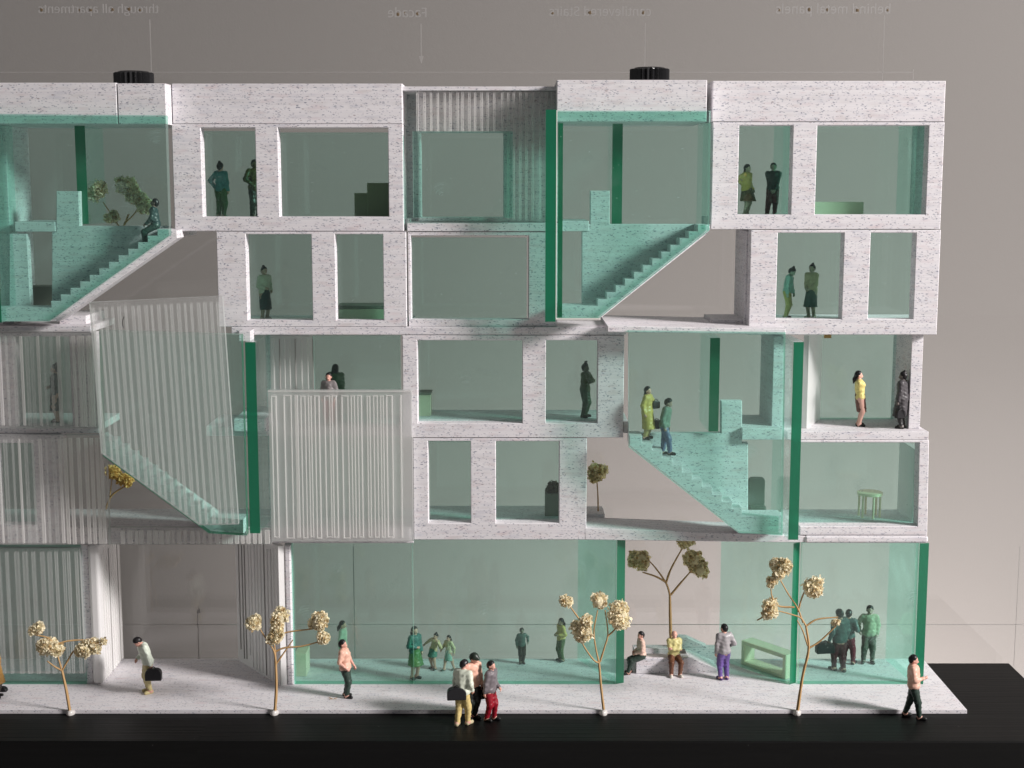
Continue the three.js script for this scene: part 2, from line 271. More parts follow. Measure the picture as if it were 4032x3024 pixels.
{ // right lower stair box
  const b = part('stair_box', B), zi = 9, zf = 12;
  pane([[34.57, 113.22], [80.93, 112.67], [81.68, 51.19], [68.45, 51.76], [34.97, 78.16]].reverse(), zi, zf, b, 'front_pane');
  wallPane([83.17, 13.2], [82.76, -14], 50.04, 109.92, 3, b);
  wallPane([60.09, 2], [60.09, -20], 81.19, 109.94, 3, b, 'partition_pane');
  mesh('roof_slab', slab([[28.32, 114.54], [81.29, 113.43], [81.33, 111.91], [28.34, 112.6]].reverse(), -24, 10.5), M.stone, b);
  mesh('party_wall', box(80.06, 80.82, 80.06 + 3.4, 109.94, -24, -2), M.stone, b);
  mesh('stair_wall', slab([[36.14, 80.27], [64.31, 80.27], [64.1, 90.34], [70.48, 90.34], [70.78, 77.23], [72.63, 77.23], [73.15, 54.94], [83.76, 54.94], [83.92, 49.06], [70.55, 49.06], [36.47, 76.22]].reverse(), -3, 0), M.stone, b);
  mesh('landing_slab', box(70.39, 78.61, 82.71, 82.2, -24, Z), M.stone, b);
  const s = steps(69.83, 56.25, 36.17, 80.97, 11, [[35.47, 80.97], [35.51, 77.99], [69.24, 51.05], [82.37, 50.62], [82.22, 56.25]]);
  flight(s.reverse(), 0.05, 8.7, b);
}
{ // left lower stair box behind a tilted ribbed screen
  const b = part('stair_box', B), zi = 9, zf = 12;
  pane([[-122.12, 113.22], [-80.12, 111.98], [-80.06, 51.04], [-91.5, 51.76], [-122.54, 75.49]].reverse(), zi, zf, b, 'front_pane', [M.glass, M.edge]);
  wallPane([-78.85, 13.2], [-78.85, -12], 52.05, 109.92, 3.1, b);
  const st = steps(-92.39, 55.09, -122.96, 79.41, 11, [[-123.66, 79.41], [-123.51, 76.14], [-92.23, 51.05], [-81.8, 50.62], [-81.68, 55.09]]);
  flight(st.reverse(), 0.05, 8.7, b);
  mesh('landing_slab', box(-85.04, 81.19, -75.14, 85.07, -24, Z), M.stone, b);
  mesh('stair_wall', slab([[-91.27, 53.18], [-91.21, 55.24], [-125.2, 80.27], [-125.35, 76.51], [-93.96, 49.36], [-83.33, 49.36], [-83.23, 53.18]], -3, 0), M.stone, b);
  const r = part('ribbed_screen', B), zs = 14.6;
  const q = { tl: [-124.03, 121.77], tr: [-84.93, 123.65], br: [-82.04, 55.06], bl: [-93.69, 54.78], ll: [-122.32, 76.76] };
  pane([q.tl, q.tr, q.br, q.bl, q.ll].reverse(), 12.6, 14.4, r, 'sheet', [M.fluted, M.clearEdge]);
  const n = 20, foot = (t) => { const x = q.ll[0] + (q.br[0] - q.ll[0]) * t, k = (q.bl[0] - q.ll[0]) / (q.br[0] - q.ll[0]); return t < k ? [x, q.ll[1] + (q.bl[1] - q.ll[1]) * (t / k) + 0.6] : [x, q.bl[1] + 0.6]; };
  for (let i = 0; i < n; i++) {
    const t = (i + 0.62) / (n + 0.3) + rr(-0.004, 0.004), a = [q.tl[0] + (q.tr[0] - q.tl[0]) * t, q.tl[1] + (q.tr[1] - q.tl[1]) * t - 1.6], c = foot(t), w = rr(0.3, 0.5), ux = a[0] - c[0], uy = a[1] - c[1], L = Math.hypot(ux, uy), px = (uy / L) * w, py = (-ux / L) * w;
    mesh('rib', slab([[a[0] - px, a[1] - py], [a[0] + px, a[1] + py], [c[0] + px, c[1] + py], [c[0] - px, c[1] - py]].reverse(), 14.42, 15.2, [], 0.2), M.ribClear, r);
  }
}
{ const b = B.children[B.children.length - 1];                             // a stray fibre caught on the tilted screen
  mesh('stray_fibre', new THREE.TubeGeometry(new THREE.CatmullRomCurve3([V(-113.53, 117.69, 15.8), V(-114.13, 116.06, 15.8), V(-113.79, 114.43, 15.8)]), 8, 0.12, 4), M.knob, b); }
// top floor right, fascia and two windows, and the row below set back from the stairs
{
  const b = block(rect(59.65, 142.66, 128.41, 174.29), [[67.48, 147.07, 83.49, 173.34], [90.66, 147.07, 123.78, 173.34]], [[67.29, 146.06, 86, 174.23], [90.75, 146.06, 126.49, 174.23]], [[60.2, 142.73, 128.16, 146.18]]);
  mesh('fascia', slab(rect(59.43, 174.43, 128.24, 186.34), -24, Z), M.stone, b);
  mesh('party_wall', box(126.03, 142.87, 126.03 + 3, 174.02, -24, -8), M.stone, b);
  wallPane([82.22, -6.5], [82.22, -22], 145.43, 174.08, 2.6, b, 'side_pane', [M.glass, M.glass]);
  wallPane([121.36, -6.5], [121.36, -22], 145.43, 174.08, 1.4, b, 'side_pane', [M.glass, M.glass]);
  const c = block(rect(71.64, 110.93, 128.64, 142.46), [[79.75, 115.64, 99.69, 141.63], [107.64, 115.64, 121.31, 141.63]], [[79.56, 114.25, 102.13, 142.16], [107.77, 114.25, 124.14, 142.16]], [[72.29, 111.07, 128.04, 114.73]]);
  mesh('party_wall', box(71.14, 112.81, 71.14 + 3, 142.06, -24, -3), M.stone, c);
  mesh('ledge', box(61.5, 112.24, 73.35, 114.82, -24, -5), M.stone, c);
}
// middle blocks of the two floors below
{
  const b = block(rect(-33.27, 79.25, 34.04, 110.72), [[-28.74, 83.71, 3.17, 109.24], [10.29, 83.71, 26.06, 109.24]], [[-29.93, 81.77, 4.28, 109.69], [9.41, 81.77, 27.65, 109.69]], [[-33.13, 79.32, 33.84, 83.78]]);
  mesh('landing_slab', box(34.33, 80.3, 35.89, 83.61, -24, 0), M.stone, b);
  const c = block(rect(-30.33, 47.21, 22.93, 79.04), [[-25.76, 52.49, -12.67, 78.17], [-4.98, 52.49, 14.51, 78.17]], [[-25.77, 50.39, -11.52, 76.97], [-6.05, 50.39, 16.12, 77.99]], [[-30.18, 47.36, 22.31, 52.05]]);
  const t = mesh('terrace_slab', slab([[22.3, 51.02], [90.71, 48.39], [90.77, 46.33], [64.99, 46.63], [22.33, 47.21]].reverse(), -12.6, Z), M.stone, c);
  mesh('planter_curb', box(23.41, 49.38, 29.6, 51.86, -24, -12.7), M.stone, c);
}
// right end: open balcony above a glazed room
{
  const b = part('balcony_bay', B);
  mesh('floor_slab', box(84.14, 78.61, 127.48, 81.12, -24, Z), M.stone, b);
  pane(rect(94.61, 81.42, 127.03, 108.76), -23, -20.2, b, 'window_pane');
  mesh('end_pier', box(122.61, 81.12, 126.18, 110.4, -24, -3), M.stone, b);
  wallPane([89.49, -3], [97.3, -20], 81.34, 110.26, 1.6, b, 'ribbed_panel', [M.frost, M.clearEdge]);
  for (const u of [1740, 1747, 1753, 1759]) { const k = (u - 1732) / 31, x = 89.49 + k * (97.3 - 89.49), z = -3 - 17 * k; mesh('panel_rib', box(x - 0.05, 81.34, x + 0.25, 108.69, z - 0.3, z + 0.5, 0.05), M.rib, b); }
  mesh('price_tag', box(96, 109.16, 98.28, 110.44, -5, -4.6, 0.05), M.brass, b);
  mesh('window_frame', slab([[86.3, 78.53], [127.68, 78.53], [128.33, 48.68], [88.98, 48.68], [88.91, 51.46], [125.21, 51.46], [124.73, 77.74], [86.32, 77.74]].reverse(), -3, Z), M.stone, b);
  pane(rect(87.84, 49.5, 127.3, 77.41), -6, -3.2, b, 'window_pane');
  mesh('party_wall', box(125.85, 46.68, 125.85 + 2, 73.96, -24, -6.3), M.clearEdge, b);
  mesh('floor_slab', box(87.5, 48.18, 127, 50.83, -24, -3.2), M.stone, b);
  mesh('ledge', box(90.45, 46.18, 128.67, 48.53, -24, 2.6, 0.8), M.stone, b);
}
// wall behind the frosted screen: recessed glass and a ribbed lining
{
  const b = part('gallery_bay', B);
  pane(rect(-62.04, 76.32, -34.71, 109.34), -12, -9, b, 'window_pane');
  pane(rect(-62.79, 48.33, -34.46, 75.14), -12, -9, b, 'window_pane');
  const w = mesh('ribbed_lining', box(-75.33, 77.5, -61.88, 109.34, -12, -9.2), M.frost, b);
  mesh('wall_lining', box(-77.55, 47.1, -63.74, 109.39, -17, -14), M.stone, b);
  for (let i = 0; i < 8; i++) { const x = -74.42 + i * 1.75 + rr(-0.25, 0.25); mesh('rib', bar(x, 83.98, x + 0.26, 108.47, -9.3, -8.6), i % 3 === 1 ? M.groove : M.rib, b); }
  mesh('floor_slab', box(-94.31, 79.18, -33.14, 82.2, -24, -1.5), M.stone, b);
  mesh('floor_slab', box(-185, 46.04, -30.46, 51.02, -24, 1.6), M.stone, b);
}
// ---------------------------------------------------------------- frosted ribbed screens
function screen(x0, y0, x1, y1, z, m = M.flutedClear) { const s = part('ribbed_screen', B); pane(rect(x0, y0, x1, y1), z, z + 2, s, 'sheet', [m, M.clearEdge]); return s; }
{ // large screen in the middle
  const x0 = -73.95, x1 = -30.4, y0 = 47.28, y1 = 94.22, s = screen(x0, y0, x1, y1, 2.2, M.frost);
  const px = [[589, 601], [616, 633], [640, 647], [652, 663], [668, 676], [682, 693], [703, 716], [719, 730], [740, 755], [760, 769], [774, 784], [794, 802], [808, 818], [823, 831], [836, 850], [866, 869]];
  for (const [a, c] of px) { const A = x0 + (a - 583) / 308 * (x1 - x0), C = x0 + (c - 583) / 308 * (x1 - x0); mesh('rib', C - A < 1 ? bar(A, y0 + 1.2, C, y1 - 1.4, 4.1, 4.8) : loop(A, y0 + 0.9 + rr(0, 0.4), C, y1 - 1.4 - rr(0, 0.3), 4.1, 4.75, 0.32), M.rib, s); }
  mesh('frame_strip', box(x0, y1 - 0.5, x1, y1, 4.1, 4.7, 0.1), M.rib, s);
  const t = screen(-124.27, 46.26, x0 - 0.2, 51.52, 2.2), n = 34;
  for (let i = 0; i < n; i++) { const x = -120 + i * 1.92 + rr(-0.3, 0.3); if (x > x0 - 1.5) break; mesh('rib', loop(x, 46.55, x + rr(0.9, 1.5), 50.79, 4.1, 4.6, 0.16), M.rib, t); }
}
{ // left end, two floors and the street
  const wall = block(rect(-185, 80.62, -126.41, 111.56), [[-150.75, 82.77, -134.26, 110.37]], [[-154.8, 80.9, -134.13, 110.55]], [[-185, 80.62, -126.99, 82.77]]);
  const x1 = -125.96, y0 = 82.54, y1 = 112.12, a = screen(-185, y0, x1, y1, 2.2);
  for (const [i, u] of [4, 19, 36, 51, 63, 74, 87, 100, 115, 131, 149].entries()) { const w = rr(0.7, 1.25), x = -140.55 + (u - 104) / 104 * (x1 - -140.55); mesh('rib', bar(x - w / 2, y0 + 0.9, x + w / 2, y1 - 1.3, 4.2, 5), i % 3 ? M.ribClear : M.rib, a); }
  for (const u of [160, 172, 180, 191, 198]) { const x = -140.55 + (u - 104) / 104 * (x1 - -140.55); mesh('rib', loop(x, y0 + 0.6, x + 0.9, y1 - 1.3, 4.1, 4.7, 0.16), M.rib, a); }
  const low = block(rect(-185, 46.04, -137.95, 80.47), [[-184, 51.9, -159.44, 77.6], [-157.99, 51.9, -146.6, 77.6]], [[-161.56, 49.5, -146.3, 77.7]]);
  const X1 = -123.84, Y0 = 46.26, Y1 = 80.4, c = screen(-185, Y0, X1, Y1, 2.2);
  const at = (u) => -142.54 + (u - 100) / 132 * (X1 - -142.54);
  for (const [i, u] of [3, 17, 33, 47, 61, 76, 92, 105, 121, 134].entries()) { const w = rr(0.6, 1.2); mesh('rib', bar(at(u) - w / 2, Y0 + 0.5, at(u) + w / 2, Y1 - 1, 4.2, 5), i % 3 ? M.ribClear : M.rib, c); }
  for (const u of [145, 157, 174, 190, 202, 214, 223]) mesh('rib', loop(at(u) - 0.5, Y0 + 0.3, at(u) + 0.5, Y1 - 0.8, 4.1, 4.7, 0.15), M.rib, c);
  // street level
  pane(rect(-185, 0.02, -134.18, 44.34), -3, 0, B, 'shop_pane');
  const d = screen(-185, 4.36, -133.84, 44.57, 0.3), xr = -133.84;
  for (let i = 0, x = -167; x < xr - 8.5; i++) { const w = rr(0.9, 1.5); mesh('rib', bar(x, 4.51, x + w, 43.69, 2.2, 3.5), M.ribClear, d); x += rr(2.2, 3); }
  for (const k of [7.6, 5.2, 3.8, 1.4]) mesh('rib', loop(xr - k, 4.51, xr - k + 0.9, 43.69, 2.25, 2.9, 0.16), M.ribClear, d);
}
// ---------------------------------------------------------------- street level entry recess, piers and glass pavilions
{
  const r = part('entry_recess', B), top = 45.08, bev = 1.8;
  mesh('pier', slab(rect(-134.35, 0.01, -132.02, top), -24, -0.6, [], 0.3), M.stone, r);
  mesh('wall_panel', box(-132.02 + 0.02, 0.01, -128.6, top, -24, 0.6, 1.2), M.milky, r);
  for (let i = 0; i < 9; i++) mesh('rib', box(-128.7, 0.6, -128.42, top - (i % 3) * 1.6 - 0.6, -22.6 + i * 2.4, -22 + i * 2.4, 0.1), i % 4 === 1 ? M.groove : M.rib, r);
  const a = [-70.9, 0.6], b = [-89.1, -24], L = Math.hypot(a[0] - b[0], a[1] - b[1]), ux = (b[0] - a[0]) / L, uz = (b[1] - a[1]) / L;
  wallPane(b, a, 0.01, top, 1.9, r, 'wall_panel', [M.milky, M.clearEdge]);
  for (let i = 0; i < 13; i++) {
    const k = 1 + i * 2.25 + rr(-0.3, 0.3), w = i > 9 || i === 4 ? 0.16 : rr(0.3, 0.45), g = box(0, 0.8 + (i > 8 ? rr(1, 4) : 0), w, top - 1 - (i % 4) * 0.5, 1.75, 2.25, 0.08);
    g.rotateY(Math.atan2(-(a[1] - b[1]), a[0] - b[0])).translate(a[0] + ux * k - 0.03, 0, a[1] + uz * k);
    mesh('rib', g, i > 9 || i === 4 ? M.groove : M.milky, r);
  }
  mesh('pier', slab(rect(-70.8, 0.01, -68.68, top), -3.5, 0.8, [], 0.5), M.stone, r);
}
{
  const p = part('glass_pavilion', B), top = 46.7;
  pane(rect(-68.36, 0.02, -31.07, top), -3, 0, p, 'front_pane');
  pane(rect(-30.95, 0.02, 32.5, top), -3, 0, p, 'front_pane');
  wallPane([32.7, -0.1], [21.7, -24], 0.02, top - 0.05, 2.9, p);
}
{
  const p = part('glass_pavilion', B), top = 45.67;
  pane(rect(90.27, 0.02, 126.5, top), -3, 0, p, 'front_pane');
  wallPane([87.4, 0.4], [68.6, -23.8], 0.02, top - 0.05, 3, p);
  wallPane([126.65, 0.3], [123.8, -23.6], 0.02, top - 0.05, 3, p);
}
// roof bolts
for (const [x, y, z, label] of [[-115.93, 186.95, -14, 'black ribbed cap on the roof above the left stair box'], [41.76, 186.95, -10,  'black ribbed cap on the roof above the right stair box']]) {
  const k = thing('roof_cap', label, 'cap', [x, x > 0 ? 187 : 186.2, z], 0, 'caps on the roof');
  const s = new THREE.Shape(); for (let i = 0; i <= 96; i++) { const a = (i / 96) * Math.PI * 2, q = 5.35 + 0.35 * Math.tanh(3 * Math.sin(a * 24)); i ? s.lineTo(Math.cos(a) * q, Math.sin(a) * q) : s.moveTo(q, 0); }
  mesh('grip_ring', new THREE.ExtrudeGeometry(s, { depth: 3.1, bevelEnabled: true, bevelSize: 0.25, bevelThickness: 0.3, bevelSegments: 2 }).rotateX(-Math.PI / 2).translate(0, 0.3, 0), M.knob, k);
  mesh('cap_top', new THREE.CylinderGeometry(4.6, 4.9, 0.5, 32).translate(0, 3.8, 0), M.knob, k);
}
// ---------------------------------------------------------------- small furniture
{
  const t = thing('bench', 'pale green open-ended bench block inside the right glass pavilion', 'bench');
  const g = slab(rect(0, 0.02, 19, 8), -5.2, 0, [rect(1.3, 1.1, 17.7, 6.7)], 0.15);
  mesh('bench_body', g.rotateY(-0.91).translate(75.2, 0, -19.2), M.green, t);
}
{ const t = thing('cube_seat', 'pale green glass cube seat in the left corner of the middle pavilion', 'seat'); mesh('seat_block', box(-69.43, 0.02, -65.73, 7.6, -15, -7, 0.2), M.green, t); }
{
  const t = thing('round_stool', 'cream round stool with straight legs in the glazed room at right', 'stool', [114.27, 50.83, -14]);
  const h = 8.0; mesh('seat', new THREE.CylinderGeometry(4, 4, 0.9, 32).translate(0, h - 0.45, 0), M.cream, t);
  for (let i = 0; i < 6; i++) { const a = i * Math.PI / 3 + 0.4; mesh('leg', new THREE.CylinderGeometry(0.36, 0.36, h - 0.9, 8).translate(Math.cos(a) * 3.3, (h - 0.9) / 2, Math.sin(a) * 3.3), M.cream, t); }
}
{
  const t = thing('planter_bench', 'white speckled planter bench between the two street pavilions', 'planter');
  mesh('bench_front', box(39.92, 0.02, 56.6, 5.3, -14, -9.6), M.stone, t);
  mesh('bench_back', box(39.92, 0.02, 68.54, 5.1, -23.6, -19.6), M.stone, t);
  mesh('bench_end', box(39.92, 0.02, 39.92 + 3.6, 5.2, -19.6, -14), M.stone, t);
  mesh('bench_end', slab([[56.6 + 0.05, 0.02], [56.6 + 9.6, 0.02], [56.6 + 9.6, 1.2], [56.6 + 0.05, 5.3]], -19.5, -11, [], 0.15), M.stone, t);
  mesh('raised_block', slab([[54.5, 5.12], [64, 5.12], [64, 5.6], [57.5, 8.6], [54.5, 8.8]], -23.4, -20, [], 0.12), M.stone, t);
}
{ const t = thing('sofa', 'dark green stepped sofa in the wide top window at left', 'sofa'); const y = 145.63 + 0.02; mesh('seat_block', box(-48.69, y, -44.38, 153.37, -20, -12), M.olive, t); mesh('back_block', box(-44.67, y, -37.34, 156.49, -20, -11.5), M.olive, t); }
{ const t = thing('bed', 'pale green bed with a grey top in the narrow window under the fascia block', 'bed'); const y = 114.45 + 0.02; mesh('bed_base', box(-54.88, y, -39.2, y + 3.2, -22, -9), M.green, t); mesh('bed_top', box(-54.88, y + 3.25, -39.2, y + 4.2, -22, -9.6), M.taupe, t); }
{ const t = thing('low_bench', 'pale green low bench in the wide top window at right', 'bench'); const y = 146.18 + 0.02; mesh('bench_body', box(92.82, y, 108.34, 150.66, -18, -10.5, 0.3), M.green, t); }
{ const t = thing('cabinet', 'green grey cabinet in the corner of the wide middle window', 'cabinet'); const y = 83.78 + 0.02; mesh('cabinet_body', box(-30.92, y, -25.53, 90.57, -19, -11), M.green, t); mesh('cabinet_top', box(-31.07, 90.57 + 0.03, -25.38, 90.57 + 0.5, -19.3, -10.7), M.taupe, t); }
{ const t = thing('arched_chair', 'dark arch-backed chair seen through the doorway beside the right lower stairs', 'chair', [78.01, 50.83, -14]); const y = 0, w = 2.5, h = 12.6; const s = new THREE.Shape(); s.moveTo(-w, 0); s.lineTo(w, 0); s.lineTo(w, h - 1.4); s.quadraticCurveTo(w, h, w - 1.4, h); s.lineTo(-w + 1.4, h); s.quadraticCurveTo(-w, h, -w, h - 1.4); s.closePath(); mesh('back', new THREE.ExtrudeGeometry(s, { depth: 1.2, bevelSize: 0.15, bevelThickness: 0.15, bevelSegments: 1 }).translate(0, 0, -1), M.taupe, t); mesh('seat', box(-w, 3, w, 4, 0.4, 4), M.taupe, t); }
{ const t = thing('side_cupboard', 'dark low cupboard in the doorway of the left upper stair box', 'cupboard'); mesh('cupboard_body', box(-151.31, 118.19, -142.61, 124.52, -20, -13), M.taupe, t); }
// ---------------------------------------------------------------- dried flower trees
function stemTube(pts, r0, r1) {
  const c = new THREE.CatmullRomCurve3(pts.map((p) => V(...p))), n = Math.max(4, pts.length * 4), g = new THREE.TubeGeometry(c, n, 1, 6, false), p = g.attributes.position, q = V();
  for (let i = 0; i <= n; i++) { const o = c.getPointAt(i / n), r = (r0 + (r1 - r0) * (i / n)) * rr(0.9, 1.1); for (let k = 0; k <= 6; k++) { q.fromBufferAttribute(p, i * 7 + k).sub(o).multiplyScalar(r).add(o); p.setXYZ(i * 7 + k, q.x, q.y, q.z); } }
  g.computeVertexNormals(); return g;
}
function flowerHead(c, r, tone, ragged = 1) {                            // a ball of small curled petals
  const n = Math.round(110 + r * r * 74), pos = [], col = [], q = new THREE.Quaternion(), e = new THREE.Euler(), lobes = [];
  for (let i = 0; i < 6; i++) lobes.push([V(rr(-1, 1), rr(-0.9, 0.9), rr(-1, 1)).normalize().multiplyScalar(r * rr(0.32, 0.6)), r * rr(0.42, 0.66)]);
  for (let i = 0; i < n; i++) {
    const [lc, lr] = lobes[(rnd() * 6) | 0], d0 = V(rr(-1, 1), rr(-1, 1), rr(-1, 1)).normalize(), o = d0.clone().multiplyScalar(lr * Math.pow(rr(0.25, 1), 0.4) * (rnd() < 0.1 ? 1 + 0.3 * ragged : 1)).add(lc), d = o.clone().normalize().lerp(d0, 0.5).normalize(), s = Math.min(0.3, 0.6 / r) * r * rr(0.75, 1.5);
    q.setFromUnitVectors(V(0, 0, 1), d).multiply(new THREE.Quaternion().setFromEuler(e.set(rr(-1.2, 1.2), rr(-1.2, 1.2), rr(0, 6.3))));
    const P = (x, y, z) => V(x * s, y * s, z * s).applyQuaternion(q).add(o), cup = rr(0.15, 0.5), j = () => rr(-0.16, 0.16);
    const a = P(-0.28, -0.6, 0), b = P(0.28, -0.6, 0), m = P(0, 0, -cup), l = P(-0.62 + j(), 0.1 + j(), cup * 0.6), rt = P(0.62 + j(), 0.1 + j(), cup * 0.6), t1 = P(-0.34 + j(), 0.75 + j(), cup), t2 = P(0.34 + j(), 0.7 + j(), cup), tm = P(j(), 0.95 + j(), cup * 0.3);
    const k = rr(0.72, 1.12), w = rnd() < 0.16 ? [0.62, 0.5, 0.36] : [1, 1, 1];
    for (const tri of [[a, b, m], [a, m, l], [b, rt, m], [l, m, t1], [m, rt, t2], [m, tm, t1], [m, t2, tm]]) for (const v of tri) { pos.push(v.x + c[0], v.y + c[1], v.z + c[2]); col.push(tone[0] * k * w[0], tone[1] * k * w[1], tone[2] * k * w[2]); }
  }
  const core = new THREE.IcosahedronGeometry(r * 0.56, 2), cp = core.attributes.position;   // packed inner petals
  for (let i = 0; i < cp.count; i++) { const q2 = V().fromBufferAttribute(cp, i), k = 1 + 0.13 * Math.sin(q2.x * 9 / r + 1) * Math.sin(q2.y * 8 / r) * Math.sin(q2.z * 7 / r + 2); pos.push(q2.x * k + c[0], q2.y * k + c[1], q2.z * k + c[2]); col.push(tone[0] * 0.8, tone[1] * 0.78, tone[2] * 0.72); }
  const g = new THREE.BufferGeometry(); g.setAttribute('position', new THREE.Float32BufferAttribute(pos, 3)); g.setAttribute('color', new THREE.Float32BufferAttribute(col, 3)); g.computeVertexNormals(); return g;
}
const CREAM = [1, 0.93, 0.72], GREENISH = [0.95, 0.88, 0.6], OCHRE = [0.95, 0.72, 0.3];
function flowerTree(label, base, trunk, limbs, heads, tone = CREAM, glue = true, r0 = 0.5) {
  const t = thing('flower_tree', label, 'dried flower', base, 0, 'dried flower trees around the model'), off = (p) => [p[0] - base[0], p[1] - base[1], p[2] - base[2]];
  mesh('trunk', stemTube(trunk.map(off), r0, r0 * 0.72), M.stem, t);
  for (const l of limbs) mesh('branch', stemTube(l.map(off), r0 * 0.62, r0 * 0.36), M.stem, t);
  for (const [x, y, z, r] of heads) { const m = new THREE.Mesh(flowerHead(off([x, y, z]), r, tone), M.petal); m.name = 'flower_head'; m.castShadow = m.receiveShadow = true; t.add(m); }
  if (glue) { const g = new THREE.SphereGeometry(1.25, 14, 10), p = g.attributes.position; for (let i = 0; i < p.count; i++) { const k = 1 + 0.14 * Math.sin(p.getX(i) * 3 + p.getZ(i) * 2); p.setXYZ(i, p.getX(i) * k, Math.max(0, p.getY(i) * 0.95 + 0.35), p.getZ(i) * k); } g.computeVertexNormals(); mesh('glue_blob', g, M.glue, t); }
  return t;
}
const Y0 = -1.28, TZ = 22.6;
flowerTree('dried flower tree with drooping heads in front of the ribbed shop glass', [-132.27, Y0, TZ], [[-132.4, -0.45, 22.6], [-133.21, 6.48, 22.6], [-134.26, 12.31, 22.4]],
  [[[-134.26, 12.31, 22.4], [-135.01, 15.82, 22.6], [-135.92, 20.24, 23], [-137.57, 22.82, 23.5], [-140.92, 23.84, 24]], [[-134.26, 12.31, 22.4], [-136.21, 13.81, 23], [-138.17, 15.7, 23.5]], [[-134.26, 12.31, 22.4], [-132.53, 15.25, 22.2], [-130.59, 18.26, 21.8], [-127.05, 19.31, 21.5], [-123.14, 20.57, 21]], [[-135.92, 20.24, 23], [-133.16, 21.19, 22], [-126.03, 21.25, 20]]],
  [[-140.83, 25.83, 24, 2.2], [-137.44, 20.23, 23.4, 3.1], [-135.57, 19.64, 24.2, 2.6], [-127.17, 18.63, 21.2, 2.9], [-125.38, 19.29, 20.6, 2.5], [-122.34, 20.66, 20.4, 1.3], [-128.45, 18.2, 21.6, 2.1]]);
flowerTree('dried flower tree leaning right at the entry pier', [-71.18, Y0, TZ], [[-70.97, 0.13, 22.6], [-70.37, 7.92, 22.6], [-70.58, 18.18, 22.4]],
  [[[-70.26, 13.63, 22.5], [-70.88, 18.81, 23], [-72.53, 21.8, 23.4], [-74.87, 25.98, 23.6]], [[-70.58, 18.18, 22.4], [-68.14, 19.19, 22], [-62.71, 19.56, 21.4], [-57.49, 20.86, 21]], [[-72.57, 21.73, 23.2], [-67.87, 24.08, 23], [-58.65, 25.19, 22]], [[-70.24, 14.49, 22.5], [-68.18, 17.47, 22], [-65.29, 21.56, 21.4]], [[-70.58, 18.18, 22.4], [-70.78, 21.47, 22.4]]],
  [[-76.19, 27.97, 23.6, 2.7], [-68.93, 28.65, 22.6, 2.9], [-70.43, 23.79, 23.4, 3.0], [-57.65, 26.89, 22, 3.2], [-56.11, 21.8, 20.8, 2.1], [-69.8, 25.44, 22.8, 2.0]]);
flowerTree('dried flower tree with four full heads before the middle pavilion corner', [27.42, Y0, TZ], [[27.44, 0.42, 22.6], [26.7, 6.48, 22.6], [25.95, 14.74, 22.4]],
  [[[25.95, 14.74, 22.4], [24.66, 15.52, 23], [21.43, 20.15, 23.6], [20.31, 22.64, 23.8]], [[25.95, 14.74, 22.4], [24.93, 19.39, 22.6], [24.33, 24.45, 22.8], [25.38, 31.06, 22.6]], [[26.22, 15.03, 22.4], [27.59, 19.48, 22], [28.53, 23.12, 21.8], [27.62, 30.87, 22]], [[28.4, 22.7, 21.8], [30.34, 24.42, 21.4], [31.59, 26.01, 21]], [[21.38, 26.61, 23.8], [19.15, 29.79, 24], [16.95, 32.9, 24]]],
  [[15.71, 34.03, 24, 2.1], [20.29, 25.2, 23.8, 3.6], [25.51, 33.69, 22.4, 2.9], [32.22, 28.98, 21.4, 3.8], [21.34, 27.09, 24.4, 2.6], [31.06, 27.87, 22.4, 2.6]]);
flowerTree('tall dried flower tree in front of the right pavilion edge', [85.44, Y0, TZ], [[85.52, 0.13, 22.6], [86.75, 10.8, 22.6], [88.33, 19.32, 22.4], [87.31, 26.17, 22.4]],
  [[[87.31, 26.17, 22.4], [85.73, 28.58, 22.4], [83.19, 29.64, 22.6], [79.1, 30.9, 23]], [[86.46, 27.16, 22.4], [84.58, 31.79, 22.2], [82.05, 35.55, 22], [79.17, 40.49, 22]], [[83.72, 31.85, 22.4], [78.72, 32.47, 22.6], [76.97, 35.08, 22.8], [76.45, 38.24, 23]], [[84.94, 30.31, 22], [85.83, 34.08, 21.8], [87.28, 37.84, 21.6]], [[87.45, 26.17, 22.4], [90.23, 27.89, 22], [96.95, 28.56, 21.4]], [[88.47, 19.32, 22.4], [91.53, 21.19, 22], [96.44, 25.91, 21.6]], [[88.04, 20.04, 22.4], [86.2, 25.09, 22.6], [84.57, 28, 22.8]], [[75.92, 30.68, 23.2], [74, 29.04, 23.4], [72.52, 28.19, 23.4]]],
  [[79.36, 43.59, 22, 3.6], [76.82, 39.51, 23, 1.75], [76.44, 31.81, 23.2, 3.2], [89.39, 37.36, 21.4, 3.2], [96.5, 26.64, 21.2, 1.3], [80.05, 44.32, 22.6, 2.6]]);
flowerTree('tall dark dried flower tree growing out of the planter bench', [51.99, 5.1, -17], [[51.99, 5.1, -17], [51.54, 15.49, -17], [51.26, 24.04, -17]],
  [[[51.26, 24.04, -17], [50.15, 27.6, -17], [45.86, 33.78, -17], [43.73, 35.93, -17]], [[49.99, 28.22, -17], [46.76, 30.21, -16.5], [42.24, 31.78, -16.4]], [[49.99, 28.22, -17], [51.3, 32.18, -17.2], [55.1, 39.52, -17.4]], [[51.56, 24.04, -17], [54.33, 27.66, -16.8], [58.39, 32.71, -16.4]]],
  [[41.34, 35.62, -17, 4.0], [43.06, 34.66, -16, 2.6], [56.57, 41.36, -17.4, 3.0], [59.01, 35.93, -17, 3.4], [61.09, 32.4, -16.4, 3.0], [60.02, 33.92, -17.6, 3]], GREENISH, false, 0.62);
